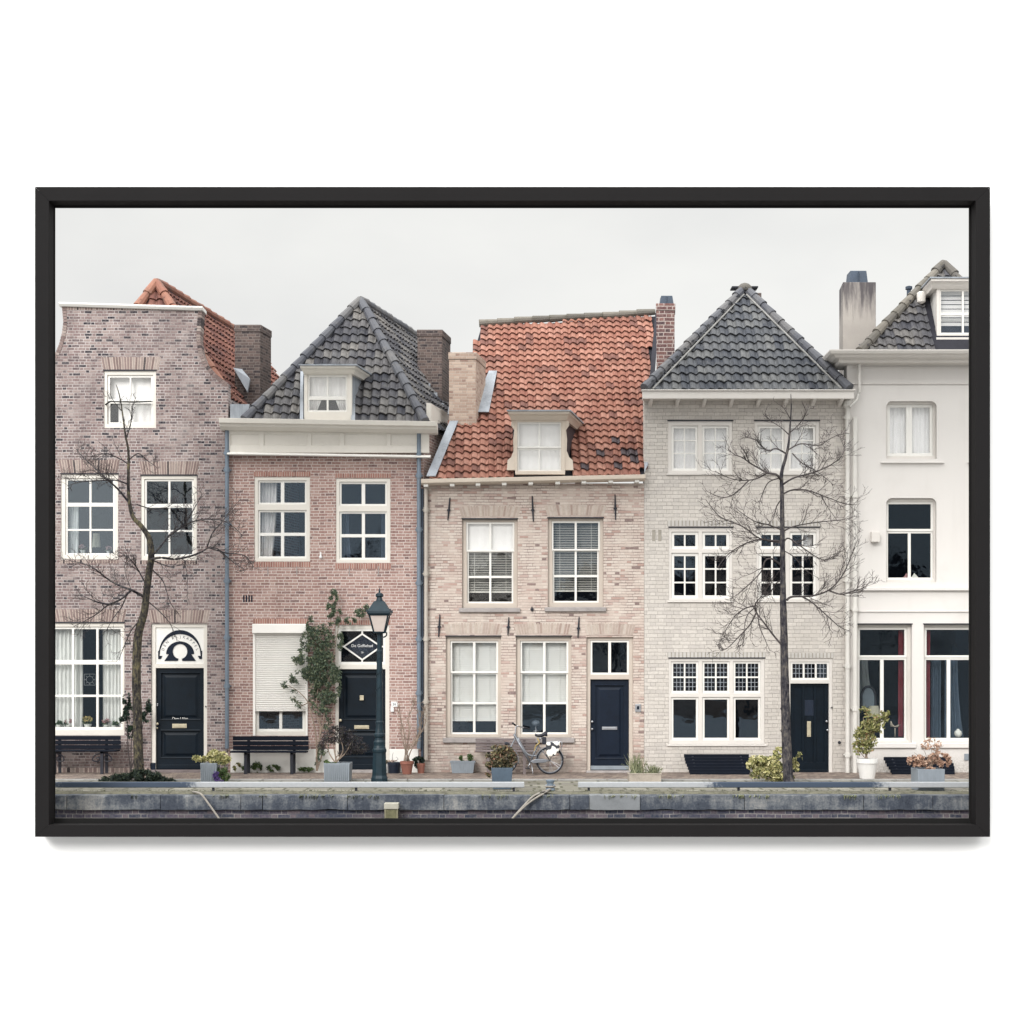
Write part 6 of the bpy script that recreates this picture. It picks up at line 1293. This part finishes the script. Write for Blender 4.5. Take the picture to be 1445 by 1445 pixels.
def trees():
    tree('leaning bare tree with lichen covered trunk before the curved gable house', 'bare_tree',
         [(197, 1100, 0, 7.2), (195, 1060, 0, 6.8), (194, 1010, 0, 6.3), (192.5, 960, 0, 6.2), (194.5, 900, 0, 6.0), (203.5, 864, 0, 5.2), (206.5, 838, 0, 5.0), (210.5, 806, 0, 4.8), (213.5, 786, 0, 4.6), (210.5, 760, 0, 4.0), (199, 742, 0, 3.4), (188, 730, 0, 3.0), (183, 711, 0, 2.6), (181, 686, 0, 2.2), (181.5, 641, 0, 1.7), (177, 614, 0, 1.4), (173.5, 588, 0, 1.1), (169, 560, 0, .8), (164, 543, 0, .5)],
         [((2.0, .5), [(184, 712), (168, 692), (152, 677), (133, 660), (118, 646), (108, 634)], 1, .8), ((1.5, .4), [(182, 684), (165, 678), (140, 678), (115, 680), (94, 686)], .9, .8), ((1.3, .4), [(181, 655), (170, 648), (150, 640), (128, 644)], .9, .7), ((1.2, .4), [(181, 650), (195, 640), (208, 650), (220, 658)], .9, .7),
          ((1.3, .4), [(178, 618), (184, 600), (187, 575), (192, 560)], 1, .5), ((1.0, .3), [(172, 580), (163, 570), (155, 556)], 1, .5), ((2.4, .6), [(212, 790), (226, 787), (248, 789), (268, 785), (284, 779), (295, 773), (308, 775), (325, 790), (345, 804)], .9, .8), ((1.4, .4), [(295, 773), (318, 780), (345, 784), (358, 800)], 1, .7), ((1.8, .5), [(213, 786), (224, 774), (238, 757), (256, 744), (272, 736), (290, 733), (312, 734), (330, 744), (342, 756)], .9, .8), ((1.3, .4), [(240, 756), (262, 738), (276, 714), (284, 700)], 1, .7), ((1.2, .4), [(292, 772), (300, 752), (312, 738), (324, 722), (340, 704)], 1, .6),
          ((2.6, .6), [(203, 842), (192, 836), (184, 832), (168, 826), (152, 817), (138, 806), (122, 797), (98, 791)], .9, .8), ((2.0, .5), [(184, 834), (170, 846), (152, 854), (140, 864), (124, 874), (104, 884)], .9, .8), ((1.4, .4), [(154, 853), (138, 850), (124, 844), (111, 838)], .9, .7), ((1.3, .4), [(180, 836), (172, 856), (160, 872), (150, 890)], .9, .6), ((1.5, .4), [(206, 826), (196, 806), (186, 792), (176, 784), (160, 788)], 1, .7), ((1.2, .35), [(210, 800), (230, 820), (240, 850), (255, 870)], .8, .6), ((1.2, .35), [(214, 790), (240, 800), (262, 800), (264, 850)], .8, .6), ((1.3, .35), [(205, 846), (222, 860), (240, 880), (250, 905)], .8, .6), ((1.4, .4), [(200, 872), (185, 890), (176, 910), (168, 930)], .9, .6), ((1.2, .3), [(193, 712), (215, 718), (235, 716), (250, 705)], 1, .6)],
         -2.5, 41, 8.5, .76, 'bark_lichen')
    z = lambda l: [(890 + a / 4.379, 640 + b / 4.379) for a, b in l]
    tree('upright bare young tree before the painted grey house', 'bare_tree',
         [(1114, 1105, 0, 8.0), (1112, 1092, 0, 7.0), (1110, 1050, 0, 6.8), (1108.5, 1000, 0, 6.3), (1107, 940, 0, 5.6), (1106, 880, 0, 5.0), (1105, 845, 0, 4.4), (1104.5, 800, 0, 3.8), (1104, 750, 0, 3.3), (1103.5, 700, 0, 2.9), (1103, 668, 0, 2.5), (1109, 645, 0, 2.0), (1113, 625, 0, 1.7), (1115, 600, 0, 1.2), (1116.5, 575, 0, .8), (1116, 556, 0, .4)],
         [((2.2, .5), z([(932, 170), (900, 130), (850, 120), (800, 95), (740, 60), (690, 25), (640, 5), (600, -30)])), ((1.5, .4), z([(845, 120), (760, 160), (640, 160), (520, 110)])), ((1.3, .4), z([(730, 165), (640, 250), (560, 270), (465, 230)]), .9, .7), ((1.8, .4), z([(942, 190), (1010, 150), (1120, 120), (1220, 80), (1300, 20), (1325, -50)])), ((1.6, .4), z([(942, 250), (1000, 225), (1080, 225), (1200, 265), (1320, 310), (1400, 315)])),
          ((1.3, .4), z([(928, 470), (850, 440), (770, 420), (690, 370), (640, 330)])), ((1.5, .4), z([(920, 540), (800, 525), (690, 450), (560, 395), (490, 320), (465, 285)])), ((1.9, .5), z([(925, 550), (860, 540), (800, 530), (700, 560), (600, 625), (540, 700)])), ((1.5, .4), z([(945, 480), (1010, 450), (1150, 425), (1300, 410), (1370, 395)])), ((1.5, .4), z([(948, 540), (980, 525), (1060, 580), (1150, 640), (1220, 655), (1300, 600)])),
          ((1.8, .4), z([(930, 690), (870, 650), (830, 665), (805, 730), (740, 800), (660, 870), (610, 900)])), ((2.2, .5), z([(965, 905), (1000, 885), (1120, 880), (1230, 840), (1310, 750), (1360, 640), (1395, 550)])), ((1.5, .4), z([(1220, 845), (1300, 870), (1380, 850), (1445, 825), (1480, 790)])), ((1.6, .4), z([(1060, 885), (1120, 920), (1200, 990), (1290, 1070), (1350, 1095)])), ((1.8, .6), z([(935, 1185), (880, 1120), (820, 1040), (780, 985), (770, 930), (830, 855), (860, 790)])), ((1.4, .4), z([(775, 985), (735, 1060), (670, 1130), (600, 1200), (560, 1220)]), 1.1), ((1.3, .4), z([(770, 940), (700, 960), (640, 1010), (600, 1070), (560, 1130)]), 1.1), ((1.2, .4), z([(785, 1000), (800, 1080), (830, 1150), (860, 1220)]), .9, .7), ((1.1, .3), z([(770, 950), (720, 1000), (700, 1090), (690, 1200)]), 1, .7),
          ((1.2, .3), z([(925, 290), (900, 330), (880, 400), (850, 440)]), 1, .6), ((1.2, .4), z([(920, 150), (850, 180), (810, 260), (790, 330)]), 1, .7), ((1.5, .4), z([(960, 0), (900, -30), (840, -20), (780, -80), (720, -100)])), ((1.3, .4), z([(970, -20), (1050, -60), (1160, -50), (1230, -90), (1290, -120)])), ((1.1, .35), z([(985, -130), (1040, -180), (1080, -240), (1100, -290)]), 1, .7), ((1.1, .35), z([(985, -110), (930, -160), (870, -200), (830, -240)]), 1, .7), ((.9, .3), z([(988, -210), (960, -260), (930, -300)]), 1, .6), ((1.3, .3), z([(1000, 0), (1060, 60), (1150, 110), (1260, 200)]), 1, .7), ((1.1, .3), z([(945, 600), (1010, 640), (1080, 720), (1180, 780)]), .9, .7), ((1.0, .3), z([(1180, 265), (1210, 320), (1280, 420)]), .9, .6), ((1.2, .35), z([(955, 780), (900, 800), (860, 860), (800, 900)]), .9, .7)],
         GY(1105), 43, 8.0, .60, 'bark', -.02)
# ================================================================= the opposite bank, seen only mirrored in the panes
def far_bank():
    rg = random.Random(77); x = -26
    while x < 26:
        w = rg.uniform(4.6, 6.4); h = rg.uniform(7.2, 9.4); Y = -66
        t = thing('brick_house', 'house across the canal mirrored faintly in the window panes', 'house', (x + w / 2, Y, 0), 'houses across the canal')
        holes = []
        for r in range(3):
            for k in range(3): cx = x + w * (k + .5) / 3; holes.append((cx - .5, cx + .5, .9 + r * 2.5, 2.6 + r * 2.4))
        holes = [q for q in holes if q[3] < h - .3]
        mb = MB(); mb.grid(x + .01, x + w - .01, -.5, h, holes, Y - .3, Y); mb.box(x + .01, x + w - .01, Y - 6, Y - 2, -.5, h); mb.build('wall', M[rg.choice(('b3', 'b2', 'b4', 'b5', 'bch3'))], t)
        for q in holes: mb = MB(); mb.grid(*q, [(q[0] + .1, q[1] - .1, q[2] + .1, (q[2] + q[3]) / 2), (q[0] + .1, q[1] - .1, (q[2] + q[3]) / 2 + .1, q[3] - .1)], Y - .1, Y + .02); mb.build('window', M['white'], t)
        mb = MB(); ap = h + rg.uniform(2, 3.2); mb.loft([[(x, Y + .1, h), (x + w, Y + .1, h), (x + w, Y - 6, h), (x, Y - 6, h)], [(x + w * .48, Y - 2, ap), (x + w * .52, Y - 2, ap), (x + w * .52, Y - 4, ap), (x + w * .48, Y - 4, ap)]]); mb.build('roof', M['under'], t); x += w
    for k, x in enumerate((-19, -10.5, -3.5, 6, 14.5, 21)):
        t = thing('bare_tree', 'bare tree across the canal mirrored faintly in the window panes', 'tree', (x, -58, 0), 'trees across the canal'); mb = MB(); tw = MB()
        top = Vector((x + .3, -58, 9.5)); mb.tube([(x, -58, 0), (x + .1, -58, 4), top], 0, radii=[.3, .22, .05], seg=8)
        for i in range(16):
            z = 3 + 6 * i / 16; a = rg.uniform(0, 6.28); ln = rg.uniform(1.8, 3.6); p0 = Vector((x + .1, -58, z)); d = Vector((math.cos(a), math.sin(a) * .6, rg.uniform(.2, .9))).normalized()
            l = [p0, p0 + d * ln * .5, p0 + d * ln + Vector((0, 0, .4))]; mb.tube(l, .09, .03, seg=5); grow(tw, smooth_path(l, 3), .05, .03, rg, 1, 3.0, 1.7, .5, .022)
        mb.build('trunk', M['bark'], t); tw.build('twigs', M['twig'], t)['kind'] = 'stuff'
# ================================================================= the frame on its white wall
def framed_picture():
    Yw, Yf, Yi = -6.6, -7.0, -6.72
    t = thing('picture_frame', 'wide thin black box frame around the whole row of canal houses', 'picture frame', (GX(723, Yw), Yw, GZ(1181, Yw)))
    o = [(49.3, 263.6), (1397.2, 263.6), (1397.2, 1181), (49.3, 1181)]; n = [(69, 283.2), (1377, 283.2), (1377, 1164), (69, 1164)]
    O = [W(a, b, Yf) for a, b in o]; I = [W(a, b, Yf) for a, b in n]; sh = lambda p, y: Vector((p.x, y, p.z))
    for i in range(4):
        j = (i + 1) % 4; d = (O[j] - O[i]).normalized() * .0012; mb = MB()
        q = [O[i] + d, O[j] - d, I[j] - d, I[i] + d]; mb.loft([q, [sh(p, Yi) for p in q]]); mb.build('rail', M['frame'], t, bevel=.003)
    a = [sh(p, Yi + .003) for p in O]; b = [W(x, y, Yi) for x, y in ((77.4, 293), (1367.7, 293), (1367.7, 1154.8), (77.4, 1154.8))]
    mb = MB(); vs = a + [sh(p, Yi + .003) for p in b] + [sh(p, Yi + .03) for p in b] + [sh(p, Yi + .03) for p in a]
    mb.add(vs, [(i + k, (i + 1) % 4 + k, (i + 1) % 4 + (k + 4) % 16, i + (k + 4) % 16) for k in (0, 4, 8, 12) for i in range(4)]); mb.build('inner_lip', M['frame_in'], t)
    mb = MB(); s = (L + Yw) / F; hx = 640 * s; hz = [W(0, 280, Yw).z, W(0, 1168, Yw).z]
    mb.grid(-9.7, 9.7, -6.0, 14.1, [(GX(70, Yw), GX(1376, Yw), hz[1], hz[0])], Yw, Yw + .06); structure(mb.build('wall', M['wall']))
# ================================================================= light and camera
def light_and_camera():
    w = bpy.data.worlds.new('World'); scene.world = w; w.use_nodes = True; nt = w.node_tree; nt.nodes.clear()
    N = lambda ty: nt.nodes.new(ty); out = N('ShaderNodeOutputWorld'); bg = N('ShaderNodeBackground'); sky = N('ShaderNodeTexSky'); sky.sky_type = 'NISHITA'; sky.sun_disc = False
    elev, az = R(SUN_EL), R(SUN_AZ)
    sky.sun_elevation = elev; sky.sun_rotation = R(180) + az; sky.air_density = 1.0; sky.dust_density = 2.0; sky.ozone_density = 1.0
    # overcast: the clear-sky model greyed out under a cloud layer that is dim at the horizon, brighter overhead and towards the hidden sun
    hs = N('ShaderNodeHueSaturation'); hs.inputs['Saturation'].default_value = .08; nt.links.new(sky.outputs[0], hs.inputs['Color'])
    tc = N('ShaderNodeTexCoord'); mp = N('ShaderNodeMapping'); mp.inputs['Scale'].default_value = (1, 1, 2.2); nt.links.new(tc.outputs['Generated'], mp.inputs[0])
    no = N('ShaderNodeTexNoise'); no.inputs['Scale'].default_value = 4.5; no.inputs['Detail'].default_value = 5; no.inputs['Roughness'].default_value = .5; nt.links.new(mp.outputs[0], no.inputs['Vector'])
    rp = N('ShaderNodeValToRGB'); e = rp.color_ramp.elements; e[0].position = .3; e[1].position = .7; v = SKY_V; e[0].color = (v * .90, v * .905, v * .895, 1); e[1].color = (v * 1.05, v * 1.05, v * 1.02, 1); nt.links.new(no.outputs['Fac'], rp.inputs[0])
    sp = N('ShaderNodeSeparateXYZ'); nt.links.new(tc.outputs['Generated'], sp.inputs[0])
    def mth(op, a, b):
        o = N('ShaderNodeMath'); o.operation = op
        for i, q in enumerate((a, b)):
            if isinstance(q, bpy.types.NodeSocket): nt.links.new(q, o.inputs[i])
            else: o.inputs[i].default_value = q
        return o.outputs[0]
    up = mth('MAXIMUM', sp.outputs[2], 0.0); hi = N('ShaderNodeMapRange'); hi.interpolation_type = 'SMOOTHSTEP'; nt.links.new(up, hi.inputs[0])
    for i, q in enumerate((.31, .72, 0, 1)): hi.inputs[i + 1].default_value = q
    back = mth('ADD', .5, mth('MULTIPLY', mth('ADD', mth('MULTIPLY', sp.outputs[1], -math.cos(az)), mth('MULTIPLY', sp.outputs[0], -math.sin(az))), .5))
    gain = mth('ADD', 1.0, mth('MULTIPLY', hi.outputs[0], mth('ADD', SKY_UP, mth('MULTIPLY', back, SKY_BACK))))
    gr = N('ShaderNodeMixRGB'); gr.blend_type = 'MULTIPLY'; gr.inputs[0].default_value = 1; nt.links.new(rp.outputs[0], gr.inputs[1]); nt.links.new(gain, gr.inputs[2])
    mx = N('ShaderNodeMixRGB'); mx.inputs[0].default_value = .9; nt.links.new(hs.outputs[0], mx.inputs[1]); nt.links.new(gr.outputs[0], mx.inputs[2])
    nt.links.new(mx.outputs[0], bg.inputs[0]); bg.inputs[1].default_value = .1; nt.links.new(bg.outputs[0], out.inputs[0])
    ld = bpy.data.lights.new('sun', 'SUN'); ld.energy = SUN_E; ld.angle = R(SUN_ANG); ld.color = (1, .975, .95); lo = bpy.data.objects.new('sun', ld); COL.objects.link(lo)
    d = Vector((math.sin(az) * math.cos(elev), math.cos(elev), -math.sin(elev))); lo.rotation_euler = d.to_track_quat('-Z', 'Y').to_euler(); lo.location = (-8, -40, 25)
    cd = bpy.data.cameras.new('camera'); co = bpy.data.objects.new('camera', cd); COL.objects.link(co); co.location = CAM; co.rotation_euler = (R(90), 0, 0)
    cd.sensor_width = 36; cd.sensor_fit = 'HORIZONTAL'; cd.lens = F / 1445 * 36; cd.shift_y = (HY - 722.5) / 1445; cd.clip_start = .1; cd.clip_end = 3000; scene.camera = co
    scene.view_settings.view_transform = 'Standard'; scene.view_settings.look = 'None'; scene.view_settings.exposure = EXPO; scene.view_settings.gamma = 1; scene.view_settings.use_curve_mapping = False
    c = scene.cycles; c.max_bounces = 8; c.transparent_max_bounces = 12; c.glossy_bounces = 3; c.caustics_reflective = False; c.caustics_refractive = False; c.use_denoising = True
    try: c.denoiser = 'OPENIMAGEDENOISE'; c.denoising_input_passes = 'RGB_ALBEDO_NORMAL'; c.denoising_prefilter = 'ACCURATE'
    except Exception: pass
SUN_EL, SUN_AZ, SUN_E, SUN_ANG, SKY_V, SKY_UP, SKY_BACK, EXPO = 32, 30, 1.25, 24, 4.27, 1.28, 4.25, 1.0
setup_materials()
ground(); rails(); quay_furniture()
house1(); house2(); house3(); house4(); house5()
street_lamp(); benches(); bicycle(); plants(); window_things(); trees()
far_bank(); framed_picture(); light_and_camera()
